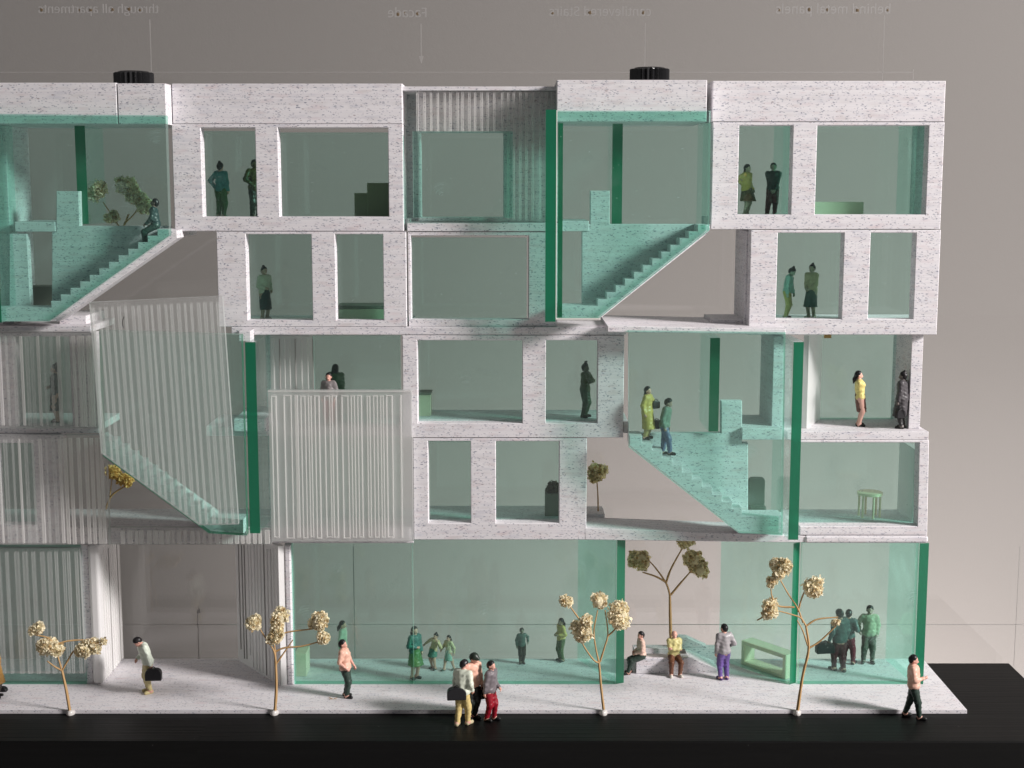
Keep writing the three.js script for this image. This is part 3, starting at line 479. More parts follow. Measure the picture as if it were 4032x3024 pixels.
flowerTree('small round flower tree on the terrace beside the middle block', [27.73, 51.86, -17], [[27.73, 51.86, -17], [27.61, 57.04, -17], [27.19, 62.35, -17]], [], [[27.32, 64.62, -17, 3.1], [26.42, 62.88, -16.6, 1.8], [28.23, 65.14, -17.4, 2.2]], [0.9, 0.84, 0.55], false, 0.28);
flowerTree('three-headed flower tree behind the wall of the left upper stair box', [-121.11, 141.58, -12], [[-121.11, 141.58, -12], [-120.07, 143.44, -12], [-118.5, 146.99, -12]],
  [[[-120.98, 142.01, -12], [-123.27, 145.86, -12], [-126.37, 150.69, -12]], [[-119.46, 144.43, -12], [-116.79, 146.99, -12], [-114.97, 149.83, -12]]], [[-128.1, 153.8, -12, 3.7], [-118.89, 155.78, -12, 3.3], [-115.21, 150.97, -12, 3.2], [-113.42, 148.98, -12, 2.5], [-123.69, 146.13, -12.5, 2.4], [-117.41, 153.24, -12, 2.5]], CREAM, false, 0.4);
flowerTree('ochre flower sprig in the gap under the tilted ribbed screen', [-128.26, 53.63, -12], [[-129.43, 53.63, -12], [-127.45, 57.84, -12], [-122, 61.75, -12]], [[[-128.11, 55.89, -12], [-127.32, 61.15, -12], [-126.73, 64.89, -12]]], [[-126.54, 65.94, -12, 2.6], [-122.54, 62.94, -12, 2.3], [-124.1, 63.46, -12.4, 1.8]], OCHRE, false, 0.36);
{ const y = 52.05 + 0.02, t = thing('potted_plant', 'dark leafy plant in a square pot in the lower middle window', 'plant pot', [12.64, y, -11]);
  const h = 7.4, w = 2.2; mesh('pot', slab(rect(-w, 0, w, h), -w, w, [], 0.2), M.taupe, t); const m = new THREE.Mesh(flowerHead([0, h + 1.4, 0], 2.5, [0.1, 0.09, 0.05], 1.6), M.petal); m.name = 'foliage'; t.add(m); }
// fallen petals on the pavement
{ const t = thing('fallen_petals', 'curled brown petals lying on the pavement by the walker in pink', 'petals', [-55.27, 12.98].flatMap((v, i) => (i ? [0.05, v] : [v])));
  for (const [x, z, a] of [[0, 0, 0.3], [0.8, 0.3, 1.4], [-0.7, -0.4, 2.2], [1.3, -0.3, 0.8], [-0.2, 0.7, 2.8]]) { const g = new THREE.TorusGeometry(0.34, 0.09, 5, 8, 2.6).rotateX(1.2).rotateY(a).translate(x, 0.12, z); mesh('petal', g, M.stem, t); } }
// ---------------------------------------------------------------- people: painted miniature figures, about 17 mm tall
// distance to a tapered capsule a(ra) - b(rb)
function capsule(b) { const [ax, ay, az] = b.a, bx = b.b[0] - ax, by = b.b[1] - ay, bz = b.b[2] - az, L = bx * bx + by * by + bz * bz + 1e-9, sx = b.sx ?? 1, sz = b.sz ?? 1; return (x, y, z) => { const px = x - ax, py = y - ay, pz = z - az; let t = (px * bx + py * by + pz * bz) / L; t = t < 0 ? 0 : t > 1 ? 1 : t; const dx = (px - bx * t) / sx, dy = py - by * t, dz = (pz - bz * t) / sz; return Math.sqrt(dx * dx + dy * dy + dz * dz) - (b.ra + (b.rb - b.ra) * t); }; }
let ripple = 0, wave = 1;                                                  // folds of painted cloth
function blend(bones, k, inflate = 0, cut) {
  const f = bones.map(capsule);
  return (x, y, z) => { let d = f[0](x, y, z); for (let i = 1; i < f.length; i++) { const e = f[i](x, y, z), h = Math.max(k - Math.abs(d - e), 0) / k; d = Math.min(d, e) - h * h * k * 0.25; } d -= inflate; if (ripple) d += ripple * (Math.sin(x * wave * 1.3 + y * wave * 0.55 + Math.sin(z * wave) * 1.2) * Math.sin(y * wave * 0.9 - z * wave * 0.8) + 0.5 * Math.sin(x * wave * 0.4 - y * wave * 1.9 + z * wave)); return cut ? Math.max(d, cut(x, y, z)) : d; };
}
function surface(bones, k, cell, inflate = 0, cut) {                       // naive surface nets round the bones
  const lo = [9, 9, 9], hi = [-9, -9, -9];
  for (const b of bones) for (const [p, r] of [[b.a, b.ra], [b.b, b.rb]]) for (let i = 0; i < 3; i++) { const q = (r + inflate) * (i === 0 ? b.sx ?? 1 : i === 2 ? b.sz ?? 1 : 1) + 2.2 * cell; lo[i] = Math.min(lo[i], p[i] - q); hi[i] = Math.max(hi[i], p[i] + q); }
  const n = [0, 1, 2].map((i) => Math.ceil((hi[i] - lo[i]) / cell) + 1), f = blend(bones, k, inflate, cut), v = new Float32Array(n[0] * n[1] * n[2]), at = (i, j, l) => (l * n[1] + j) * n[0] + i;
  for (let l = 0; l < n[2]; l++) for (let j = 0; j < n[1]; j++) for (let i = 0; i < n[0]; i++) v[at(i, j, l)] = f(lo[0] + i * cell, lo[1] + j * cell, lo[2] + l * cell);
  const id = new Int32Array(v.length).fill(-1), pos = [], idx = [];
  const E = [[0, 1], [2, 3], [4, 5], [6, 7], [0, 2], [1, 3], [4, 6], [5, 7], [0, 4], [1, 5], [2, 6], [3, 7]], o = [];
  for (let c = 0; c < 8; c++) o.push([c & 1, (c >> 1) & 1, c >> 2]);
  for (let l = 0; l < n[2] - 1; l++) for (let j = 0; j < n[1] - 1; j++) for (let i = 0; i < n[0] - 1; i++) {
    let m = 0; const c = []; for (let q = 0; q < 8; q++) { c[q] = v[at(i + o[q][0], j + o[q][1], l + o[q][2])]; if (c[q] < 0) m++; }
    if (!m || m === 8) continue;
    let x = 0, y = 0, z = 0, s = 0;
    for (const [a, b] of E) if (c[a] < 0 !== c[b] < 0) { const t = c[a] / (c[a] - c[b]); x += o[a][0] + (o[b][0] - o[a][0]) * t; y += o[a][1] + (o[b][1] - o[a][1]) * t; z += o[a][2] + (o[b][2] - o[a][2]) * t; s++; }
    id[at(i, j, l)] = pos.length / 3; pos.push(lo[0] + (i + x / s) * cell, lo[1] + (j + y / s) * cell, lo[2] + (l + z / s) * cell);
  }
  const quad = (a, b, c, d, flip) => { if (a < 0 || b < 0 || c < 0 || d < 0) return; flip ? idx.push(a, c, b, a, d, c) : idx.push(a, b, c, a, c, d); };
  for (let l = 1; l < n[2] - 1; l++) for (let j = 1; j < n[1] - 1; j++) for (let i = 1; i < n[0] - 1; i++) {
    const a = v[at(i, j, l)] < 0;
    if (a !== v[at(i + 1, j, l)] < 0) quad(id[at(i, j - 1, l - 1)], id[at(i, j, l - 1)], id[at(i, j, l)], id[at(i, j - 1, l)], !a);
    if (a !== v[at(i, j + 1, l)] < 0) quad(id[at(i - 1, j, l - 1)], id[at(i - 1, j, l)], id[at(i, j, l)], id[at(i, j, l - 1)], !a);
    if (a !== v[at(i, j, l + 1)] < 0) quad(id[at(i - 1, j - 1, l)], id[at(i, j - 1, l)], id[at(i, j, l)], id[at(i - 1, j, l)], !a);
  }
  const g = new THREE.BufferGeometry(); g.setAttribute('position', new THREE.Float32BufferAttribute(pos, 3)); g.setIndex(idx); g.computeVertexNormals(); return g;
}
const add = (a, b, s = 1) => [a[0] + b[0] * s, a[1] + b[1] * s, a[2] + b[2] * s], sub = (a, b) => add(a, b, -1), len = (a) => Math.hypot(...a), unit = (a) => { const l = len(a) || 1; return [a[0] / l, a[1] / l, a[2] / l]; };
const cross = (a, b) => [a[1] * b[2] - a[2] * b[1], a[2] * b[0] - a[0] * b[2], a[0] * b[1] - a[1] * b[0]], dot = (a, b) => a[0] * b[0] + a[1] * b[1] + a[2] * b[2], mixp = (a, b, t) => add(a, sub(b, a), t);
function joint(a, c, l1, l2, hint) {                                       // the knee or elbow between a and c, bent towards hint; c is pulled in when out of reach
  let d = sub(c, a), L = len(d); const u = unit(d); if (L > (l1 + l2) * 0.998) { L = (l1 + l2) * 0.998; c = add(a, u, L); }
  const x = (l1 * l1 - l2 * l2 + L * L) / (2 * L), h = Math.sqrt(Math.max(0, l1 * l1 - x * x)); let w = sub(hint, u.map((k) => k * dot(hint, u))); w = unit(w);
  return [add(add(a, u, x), w, h), c];
}
const SKIN = [0.62, 0.34, 0.27], HAIR = [0.012, 0.011, 0.012];
// pose: lean (forward), side, nod, look (turn of the head), hip (height), ankL/ankR, toe turns, handL/handR and elbow hints, in heights of the figure; L is the figure's own -x side
const paints = new Map();
function paintOf(c) { const k = c.join(); if (!paints.has(k)) paints.set(k, paint(...c)); return paints.get(k); }
function person(label, [x, y, z, H], turn, o = {}) {
  const t = thing('person', label, 'person', [x, y, z], THREE.MathUtils.degToRad(turn), 'miniature people in and around the model'), build = o.build ?? 1;
  const lean = o.lean ?? 0.03, side = o.side ?? 0, hipY = o.hip ?? 0.515, hz = o.hipZ ?? 0, cl = Math.cos(lean), sl = Math.sin(lean), cs = Math.cos(side), ss = Math.sin(side);
  const up = (p) => { const q = [p[0] * cs + p[1] * ss, p[1] * cs - p[0] * ss, p[2]]; return [q[0], hipY + q[1] * cl - q[2] * sl, hz + q[1] * sl + q[2] * cl]; };   // from the hips, leaning
  const S = { L: -1, R: 1 }, J = {};
  for (const k of ['L', 'R']) {
    const s = S[k]; J['hip' + k] = [s * 0.05, hipY, hz];
    [J['knee' + k], J['ank' + k]] = joint(J['hip' + k], o['ank' + k] ?? [s * 0.055, 0.045, -0.01], 0.245, 0.235, o['knee' + k] ?? [s * 0.1, 0, 1]);
    const a = o['toe' + k] ?? s * 0.2; J['heel' + k] = add(J['ank' + k], [-Math.sin(a) * 0.018, -0.018, -Math.cos(a) * 0.018]); J['toe' + k] = add(J['ank' + k], [Math.sin(a) * 0.085, -0.022 + (o['lift' + k] ?? 0), Math.cos(a) * 0.085]);
    J['sho' + k] = up([s * 0.097 * build, 0.298, 0]);
    const hand = o['hand' + k] ? up(o['hand' + k]) : up([s * 0.135, -0.03, 0.03]);
    [J['elb' + k], J['hand' + k]] = joint(J['sho' + k], hand, 0.17, 0.165, o['elb' + k] ?? [s * 0.5, -0.1, -1]);
  }
  const nod = o.nod ?? 0, look = o.look ?? 0, neck = up([0, 0.33, 0]), nb = lean + nod, hd = (p) => { const cx = Math.cos(look), sx = Math.sin(look), q = [p[0] * cx + p[2] * sx, p[1], p[2] * cx - p[0] * sx]; return [neck[0] + q[0], neck[1] + q[1] * Math.cos(nb) - q[2] * Math.sin(nb), neck[2] + q[1] * Math.sin(nb) + q[2] * Math.cos(nb)]; };
  const B1 = (a, b, ra, rb, e) => ({ a, b, ra, rb, ...e }), w = build, sc = (l) => l.map((b) => ({ ...b, a: b.a.map((v) => v * H), b: b.b.map((v) => v * H), ra: b.ra * H, rb: b.rb * H }));
  const torso = [B1(up([-0.035, 0.02, 0]), up([0.035, 0.02, 0]), 0.072 * w, 0.072 * w), B1(up([0, 0.02, 0]), up([0, 0.16, 0.004]), 0.072 * w, 0.069 * w, { sx: 1.1 }), B1(up([0, 0.16, 0]), up([0, 0.26, 0.004]), 0.07 * w, 0.074 * w, { sx: 1.12 }), B1(up([-0.062 * w, 0.29, 0]), up([0.062 * w, 0.29, 0]), 0.043, 0.043)];
  if (o.bust) torso.push(B1(up([-0.035, 0.235, 0.06]), up([0.035, 0.235, 0.06]), 0.036, 0.036));
  const arms = [], fore = [], legs = [], calf = [], feet = [];
  for (const k of ['L', 'R']) {
    arms.push(B1(J['sho' + k], J['elb' + k], 0.037 * w, 0.03)); fore.push(B1(J['elb' + k], mixp(J['elb' + k], J['hand' + k], 0.86), 0.03, 0.021));
    legs.push(B1(J['hip' + k], J['knee' + k], 0.062, 0.044)); calf.push(B1(J['knee' + k], J['ank' + k], 0.044, 0.029));
    feet.push(B1(J['heel' + k], J['toe' + k], 0.029, 0.024), B1(J['ank' + k], J['heel' + k], 0.03, 0.028));
  }
  const neckB = [B1(up([0, 0.29, -0.005]), hd([0, 0.05, 0]), 0.038, 0.034)];
  const headB = [B1(hd([0, 0.085, -0.012]), hd([0, 0.1, -0.004]), 0.059, 0.058, { sx: 0.9 }), B1(hd([0, 0.045, 0.02]), hd([0, 0.06, 0.026]), 0.03, 0.036), B1(hd([0, 0.075, 0.052]), hd([0, 0.062, 0.066]), 0.009, 0.012), B1(hd([-0.054, 0.075, -0.004]), hd([-0.054, 0.083, -0.006]), 0.012, 0.012), B1(hd([0.054, 0.075, -0.004]), hd([0.054, 0.083, -0.006]), 0.012, 0.012), B1(hd([-0.02, 0.092, 0.047]), hd([0.02, 0.092, 0.047]), 0.01, 0.01), B1(hd([-0.012, 0.045, 0.05]), hd([0.012, 0.045, 0.05]), 0.008, 0.008)];
  const hands = [];
  for (const k of ['L', 'R']) {                                          // palm, four curled fingers of different lengths and a thumb, on a finer grid
    const e = J['elb' + k], h = J['hand' + k], d = unit(sub(h, e)), wst = mixp(e, h, 0.86), pal = add(wst, d, 0.045), inward = unit(sub([0, h[1], hz + 0.05], h)), n = unit(sub(inward, d.map((v) => v * dot(inward, d)))), a = cross(d, n), list = [B1(wst, pal, 0.019, 0.021)];
    [0.036, 0.043, 0.04, 0.03].forEach((L, i) => { const r = add(pal, a, (i - 1.5) * 0.0125), m = add(add(r, d, L * 0.6), n, 0.006), q = add(add(m, d, L * 0.35), n, L * 0.45); list.push(B1(r, m, 0.0075, 0.007), B1(m, q, 0.007, 0.006)); });
    const th = add(wst, a, -0.018); list.push(B1(add(wst, d, 0.01), add(add(th, d, 0.035), n, 0.012), 0.009, 0.0075), B1(add(add(th, d, 0.035), n, 0.012), add(add(th, d, 0.058), n, 0.02), 0.0075, 0.006));
    hands.push(surface(sc(list), 0.006 * H, 0.0062 * H));
  }
  const cell = H * 0.0165, K = 0.03 * H;
  const put = (name, g, m, p = t) => { const q = new THREE.Mesh(g, m); q.name = name; q.castShadow = q.receiveShadow = true; p.add(q); return q; };
  const skin = paintOf(o.skin ?? SKIN), nohide = mergeGeometries([surface(sc([...torso, ...arms, ...fore, ...legs, ...calf, ...feet, ...neckB]), K, cell), surface(sc(headB), 0.012 * H, cell * 0.62), ...hands]);
  put('body', nohide, skin);
  const long = o.sleeve !== 'short', topB = [...torso.slice(o.skirt || o.coat ? 0 : 0), ...arms, ...(long ? fore : [])];
  const waist = up([0, -0.012, 0])[1]; ripple = 0.0055 * H; wave = 52 / H;
  if (o.coat) { const hem = o.coat, c = [mixp(J.hipL, J.hipR, 0.5)[0], hem, (J.kneeL[2] + J.kneeR[2]) / 2]; put('coat', surface(sc([...topB, B1(up([0, 0.06, 0]), c, 0.088, 0.112, { sx: 1.15 })]), K, cell, 0.014 * H, (a, b) => hem * H - b), paintOf(o.top)); }
  else put('shirt', surface(sc(topB), K, cell, 0.01 * H, (a, b, c2) => (o.hip && o.hip < 0.4 ? -9 : (waist - 0.02) * H - b)), paintOf(o.top));
  if (o.skirt) { const hem = o.skirt, c = [(J.kneeL[0] + J.kneeR[0]) / 2, hem, (J.kneeL[2] + J.kneeR[2]) / 2 * 0.8]; put('skirt', surface(sc([B1(up([0, 0.05, 0]), c, 0.08, o.flare ?? 0.12, { sx: 1.08 })]), K, cell, 0.012 * H, (a, b) => Math.max(hem * H - b, b - (hipY + 0.085) * H)), paintOf(o.low)); }
  else if (!o.coat || o.low) put('trousers', surface(sc([B1(up([-0.03, 0.02, 0]), up([0.03, 0.02, 0]), 0.07, 0.07), ...legs, ...calf]), K * 0.8, cell, 0.0095 * H, (a, b) => b - (hipY + 0.07) * H), paintOf(o.low));
  ripple = 0;
  put('shoes', surface(sc(feet), 0.012 * H, cell * 0.8, 0.006 * H), paintOf(o.shoes ?? [0.012, 0.012, 0.012]));
  const kind = o.hair ?? 'short';
  if (kind !== 'none') {
    const hb = [B1(hd([0, 0.094, -0.02]), hd([0, 0.11, -0.01]), 0.062, 0.061, { sx: 0.95 })];
    if (kind === 'short') hb.push(B1(hd([0, 0.06, -0.04]), hd([0, 0.09, -0.035]), 0.036, 0.045));
    if (kind === 'bun') hb.push(B1(hd([0, 0.155, -0.03]), hd([0, 0.172, -0.034]), 0.02, 0.024), B1(hd([0, 0.06, -0.035]), hd([0, 0.09, -0.03]), 0.036, 0.045));
    if (kind === 'tuft') hb.push(B1(hd([0, 0.15, 0]), hd([-0.03, 0.2, 0]), 0.02, 0.016), B1(hd([0, 0.15, 0]), hd([0.03, 0.2, 0]), 0.02, 0.016), B1(hd([0, 0.05, -0.03]), hd([0, 0.09, -0.03]), 0.04, 0.046));
    if (kind === 'pony') hb.push(B1(hd([0, 0.07, -0.05]), hd([0, 0.02, -0.085]), 0.035, 0.03), B1(hd([0, 0.02, -0.085]), hd([0, -0.05, -0.1]), 0.03, 0.016));
    if (kind === 'long') hb.push(B1(hd([-0.03, 0.06, -0.02]), hd([-0.035, -0.01, -0.03]), 0.036, 0.04), B1(hd([0.03, 0.06, -0.02]), hd([0.035, -0.01, -0.03]), 0.036, 0.04));
    if (kind === 'cap') hb.push(B1(hd([0, 0.122, 0.0]), hd([0, 0.116, 0.055]), 0.05, 0.028, { sx: 1.1 }));
    const fwd = hd([0, 0.09, 1]), cen = hd([0, 0.09, 0]), dir = unit(sub(fwd, cen)), dn = unit(sub(hd([0, 0, 0]), hd([0, 0.1, 0])));
    const face = kind === 'cap' ? undefined : (a, b, c2) => { const p = [a / H - cen[0], b / H - cen[1], c2 / H - cen[2]]; return (dot(p, dir) + dot(p, dn) * 0.75 - (o.fringe ?? 0.012)) * H; };
    put(kind === 'cap' ? 'cap' : 'hair', surface(sc(hb), 0.016 * H, cell * 0.7, 0.002 * H, face), paintOf(o.hairColor ?? HAIR));
  }
  t.userData.joints = undefined; delete t.userData.joints;
  return { t, at: (p) => V(...p.map((v) => v * H)).applyAxisAngle(V(0, 1, 0), t.rotation.y).add(t.position), J, H };
}
function holdall(label, p, turn, w, h, d, name = 'holdall', round = 0.45) {  // a domed soft bag hanging below the hand at p
  const t = thing(name, label, 'bag', [p.x, p.y - h - 0.35, p.z], THREE.MathUtils.degToRad(turn)), s = new THREE.Shape(), r = h * round;
  s.moveTo(-w / 2 + 0.3, 0); s.lineTo(w / 2 - 0.3, 0); s.quadraticCurveTo(w / 2, 0, w / 2, 0.35); s.lineTo(w / 2, h - r); s.quadraticCurveTo(w / 2 - 0.1, h, w / 2 - r * 1.2, h); s.lineTo(-w / 2 + r * 1.2, h); s.quadraticCurveTo(-w / 2 + 0.1, h, -w / 2, h - r); s.lineTo(-w / 2, 0.35); s.quadraticCurveTo(-w / 2, 0, -w / 2 + 0.3, 0); s.closePath();
  const m = paintOf([0.012, 0.012, 0.014]);
  mesh('bag_body', new THREE.ExtrudeGeometry(s, { depth: d - 0.5, bevelEnabled: true, bevelSize: 0.25, bevelThickness: 0.25, bevelOffset: -0.25, bevelSegments: 3, curveSegments: 6 }).translate(0, 0, -d / 2 + 0.25), m, t);
  mesh('handle', new THREE.TorusGeometry(0.62, 0.13, 6, 14, Math.PI).translate(0, h - 0.12, 0), m, t); return t;
}
const SIDE = 90;                                                           // facing right in the picture; -90 faces left, 0 faces the camera
const pinkShirt = [0.72, 0.42, 0.32], darkGreen = [0.03, 0.05, 0.04], white = [0.62, 0.66, 0.55], yellowish = [0.6, 0.47, 0.2];
// on the pavement and the plinth
{
  const p = person('bowed person in a cream white shirt and pale yellow trousers carrying a black holdall', [-112.53, 0, 7.38, 19.02], -62, { top: [0.66, 0.72, 0.62], low: [0.56, 0.48, 0.24], shoes: [0.55, 0.47, 0.24], lean: 0.26, nod: 0.75, handL: [-0.1, 0.08, 0.14], handR: [0.15, -0.05, 0.0], build: 1.1 });
  const h = p.at(p.J.handR); holdall('black domed holdall hanging from the hand of the bowed person', V(h.x + 0.9, h.y, h.z + 0.6), 4, 5, 3.7, 2.2);
}
person('person in a pink shirt and dark green trousers walking along the middle pavilion glass', [-51.06, 0, 11.4, 18.13], SIDE - 8, { top: pinkShirt, low: darkGreen, lean: -0.1, nod: 0.1, build: 1.12, handR: [0.13, -0.04, 0.13], handL: [-0.13, 0.02, 0.06], ankL: [-0.05, 0.045, 0.03], ankR: [0.05, 0.045, -0.02], bust: 1, sleeve: 'short' });
{
  const y = -1.28, p = person('stooped person in cream jacket and yellow trousers, left of the front trio', [-14.69, -1.28, 30.79, 19.49], 150, { top: white, low: yellowish, shoes: [0.5, 0.44, 0.28], lean: 0.12, nod: 0.4, look: -0.5, build: 1.15, handL: [-0.13, 0.02, 0.1], handR: [0.15, -0.03, 0.05], ankL: [-0.07, 0.045, 0.06], ankR: [0.05, 0.045, -0.06] });
  holdall('black rounded bag at the left side of the stooped person in cream', V(-16.18, 11, 32), 5, 5.6, 3.6, 2.4, 'holdall', 0.5);
  const q = person('person in pink shirt, black cap and black trousers, middle of the front trio', [-11.83, -1.28, 26.04, 20.55], 40, { top: pinkShirt, low: [0.012, 0.016, 0.014], hair: 'cap', hairColor: [0.02, 0.03, 0.022], lean: 0.06, nod: 0.35, look: 0.3, handL: [-0.14, -0.03, 0.04], handR: [0.15, -0.06, 0.05] });
  const h = q.at(q.J.handR); holdall('black pointed bag hanging between the pink shirt and the red trousers', V(h.x + 1.1, h.y + 0.1, h.z), 30, 4, 3.6, 1.8, 'holdall', 0.8);
}
person('person in grey jacket and glossy deep red trousers, right of the front trio', [-6.59, -1.28, 27.15, 18.24], 62, { top: [0.16, 0.14, 0.15], low: [0.24, 0.008, 0.018], lean: 0.08, build: 1.15, handL: [-0.13, -0.05, -0.02], handR: [0.06, 0.05, 0.15], ankL: [-0.05, 0.045, -0.03], ankR: [0.06, 0.045, 0.05] });
person('person in pink shirt and dark green trousers striding at the right pavement end', [119.2, -1.28, 25.3, 19.31], SIDE - 12, { top: [0.7, 0.43, 0.33], low: darkGreen, lean: -0.06, nod: 0.16, build: 1.12, handR: [0.14, -0.05, 0.02], handL: [-0.1, 0.16, 0.16], ankL: [-0.05, 0.045, 0.1], ankR: [0.06, 0.05, -0.11], sleeve: 'long' });
{ const p = person('person in an ochre coat cut off by the left edge of the picture', [-158.17, 0, 11.4, 15.63], 90, { top: [0.4, 0.22, 0.06], low: [0.05, 0.04, 0.03], coat: 0.3 }); holdall('black bag at the very left edge of the pavement', V(-159.15, 1.74, 6), 0, 4.4, 3.2, 2); }
// between the pavilions
person('seated person in pale pink top and green trousers, left end of planter bench', [41.73 - 0.3, 0, -10.5, 16.2], -80, { hip: 0.36, hipZ: -0.02, top: [0.66, 0.46, 0.38], low: [0.035, 0.055, 0.045], hair: 'short', lean: 0.06, look: 0.3, ankL: [-0.06, 0.04, 0.2], ankR: [0.05, 0.04, 0.27], handL: [-0.06, 0.08, 0.14], handR: [0.05, 0.07, 0.15], kneeL: [0, 0.8, 1], kneeR: [0, 0.8, 1] });
person('seated person in yellow sweater and brown trousers with crossed arms', [52.22, 0, -9.4, 16.6], 6, { hip: 0.36, hipZ: -0.06, top: [0.6, 0.54, 0.24], low: [0.13, 0.055, 0.03], hair: 'none', lean: 0.02, ankL: [-0.09, 0.045, 0.14], ankR: [0.08, 0.045, 0.14], kneeL: [-0.2, 0.8, 1], kneeR: [0.2, 0.8, 1], handL: [0.07, 0.15, 0.11], handR: [-0.07, 0.17, 0.12], elbL: [-1, -0.6, 0.1], elbR: [1, -0.6, 0.1], shoes: [0.6, 0.56, 0.5], build: 1.1 });
person('person in shiny grey top and purple trousers seen from behind', [67.31, 0, -4.26, 17.98], 195, { top: [0.32, 0.3, 0.31], low: [0.13, 0.08, 0.27], shoes: [0.06, 0.03, 0.15], nod: 0.25, look: 0.5, build: 1.1, handL: [-0.13, 0.06, 0.09], handR: [0.15, -0.05, 0.02], ankL: [-0.06, 0.045, 0], ankR: [0.06, 0.045, 0] });
// inside the middle pavilion
person('person with a long black ponytail and a pale green top behind the pavilion glass', [-54.84, 0, -13.39, 16.31], SIDE - 10, { top: [0.48, 0.52, 0.42], low: [0.4, 0.44, 0.36], hair: 'pony', handL: [-0.1, 0.0, 0.08] });
person('person in a dark teal jacket and green flared skirt at the pavilion glass joint', [-30.99, 0, -5.11, 17.1], 40, { top: [0.05, 0.16, 0.15], low: [0.1, 0.22, 0.08], skirt: 0.28, flare: 0.13, hair: 'pony', handL: [-0.03, 0.13, 0.12], handR: [0.13, 0.0, 0.05], elbL: [-1, -0.2, -0.2], shoes: [0.02, 0.04, 0.04] });
person('child in a cream top and green skirt swinging one arm inside the pavilion', [-25.57, 0, -13.84, 12.46], -35, { top: [0.66, 0.48, 0.3], low: [0.1, 0.22, 0.18], skirt: 0.36, flare: 0.11, hair: 'bun', side: 0.3, handL: [-0.28, 0.05, 0.02], handR: [0.12, 0.34, 0.08], elbR: [1, -1, 0.3], ankL: [-0.07, 0.05, -0.04], shoes: [0.02, 0.04, 0.03] });
person('child in a pale green dress stepping along inside the pavilion', [-20.41, 0, -12.95, 11.66], -40, { top: [0.62, 0.5, 0.33], low: [0.3, 0.46, 0.4], skirt: 0.3, flare: 0.1, hair: 'pony', handL: [-0.2, 0.06, 0.1], handR: [0.15, -0.02, -0.05], ankL: [-0.08, 0.05, 0.12], ankR: [0.08, 0.05, -0.12], shoes: [0.03, 0.06, 0.04] });
person('small child in a grey top and dark brown trousers standing in the pavilion', [3.2, 0, -19.69, 11.98], 10, { top: [0.07, 0.11, 0.1], low: [0.03, 0.015, 0.012], handR: [0.17, 0.08, 0.02], handL: [-0.14, -0.02, 0.02], ankL: [-0.04, 0.045, 0], ankR: [0.04, 0.045, 0], skin: [0.2, 0.16, 0.12] });
person('person in yellow green top with long dark hair in the pavilion', [16.22, 0, -21.98, 14.55], -60, { top: [0.58, 0.42, 0.15], low: [0.1, 0.12, 0.06], hair: 'pony', handR: [0.06, 0.13, 0.12], handL: [-0.05, 0.12, 0.12], skin: [0.35, 0.24, 0.18] });
// inside the right pavilion
{
  const p = person('person in dark teal jacket and dark red trousers carrying a holdall', [105.77, 0, -12.06, 20.43], 205, { top: [0.06, 0.1, 0.1], low: [0.09, 0.012, 0.02], nod: 0.3, build: 1.15, handR: [0.19, 0.0, 0.03], handL: [-0.13, -0.02, 0.05], ankL: [-0.05, 0.045, -0.05], ankR: [0.05, 0.045, 0.06] });
  const h = p.at(p.J.handR); holdall('dark rounded holdall held inside the right pavilion', V(h.x - 1.2, h.y, h.z), 8, 6, 3.6, 2.4, 'holdall', 0.55);
  person('person with a dark pack and red trousers partly hidden behind the holdall carrier', [110.14, 0, -19.23, 18.23], 150, { top: [0.08, 0.12, 0.12], low: [0.14, 0.015, 0.03], build: 1.1, handL: [-0.12, 0.12, 0.1], ankL: [-0.1, 0.045, 0.02], ankR: [0.06, 0.045, 0] });
}
person('tall person in a bright green jacket and grey trousers inside the right pavilion', [117.21, 0, -20.15, 19.36], -10, { top: [0.36, 0.42, 0.3], low: [0.1, 0.1, 0.08], shoes: [0.04, 0.045, 0.035], handR: [0.13, 0.0, 0.04], handL: [-0.16, 0.04, 0.03], ankL: [-0.08, 0.045, 0], ankR: [0.07, 0.045, -0.02], build: 1.12, skin: [0.4, 0.3, 0.26] });
// upper floors, from left to right
person('dark figure standing behind the ribs of the left screen', [-141.42, 82.77, -6, 17.96], -80, { top: [0.02, 0.04, 0.04], low: [0.015, 0.03, 0.025], hair: 'bun', skirt: 0.2, flare: 0.08, handL: [-0.05, 0.1, 0.12] });
person('person in dark clothes sitting on the left upper stairs', [-108.5, 137.47, 4, 16.2], -84, { hip: 0.4, hipZ: -0.14, top: [0.03, 0.055, 0.055], low: [0.035, 0.07, 0.06], nod: -0.4, lean: 0.12, ankL: [-0.06, 0.045, 0.08], ankR: [0.05, 0.045, 0.07], kneeL: [0, 1, 1], kneeR: [0, 1, 1], handL: [-0.07, 0.06, 0.18], handR: [0.07, 0.04, 0.18], skin: [0.22, 0.15, 0.13] });
person('slim person with hair bun, teal top and one hand on the hip', [-89.46, 145.63, -10, 16.9], 160, { top: [0.06, 0.2, 0.2], low: [0.04, 0.1, 0.03], hair: 'bun', handR: [0.12, 0.03, 0.02], elbR: [1, -0.1, -0.4], handL: [-0.13, -0.02, 0.05], shoes: [0.1, 0.3, 0.2] });
person('dark olive figure half hidden by the pier of the narrow top window', [-79.12, 145.63, -11, 17.75], 30, { top: [0.05, 0.045, 0.01], low: [0.015, 0.018, 0.012], handL: [-0.08, 0.06, 0.12], elbL: [-1, -0.2, 0], skin: [0.09, 0.07, 0.03], build: 1.1 });
person('person with a topknot, white blouse and long dark skirt in the second row window', [-76.59, 114.45, -9, 16.29], 40, { top: [0.5, 0.46, 0.36], low: [0.015, 0.035, 0.035], skirt: 0.2, flare: 0.1, hair: 'bun', handL: [-0.05, 0.1, 0.12], handR: [0.12, 0.03, 0.05], skin: [0.4, 0.26, 0.2] });
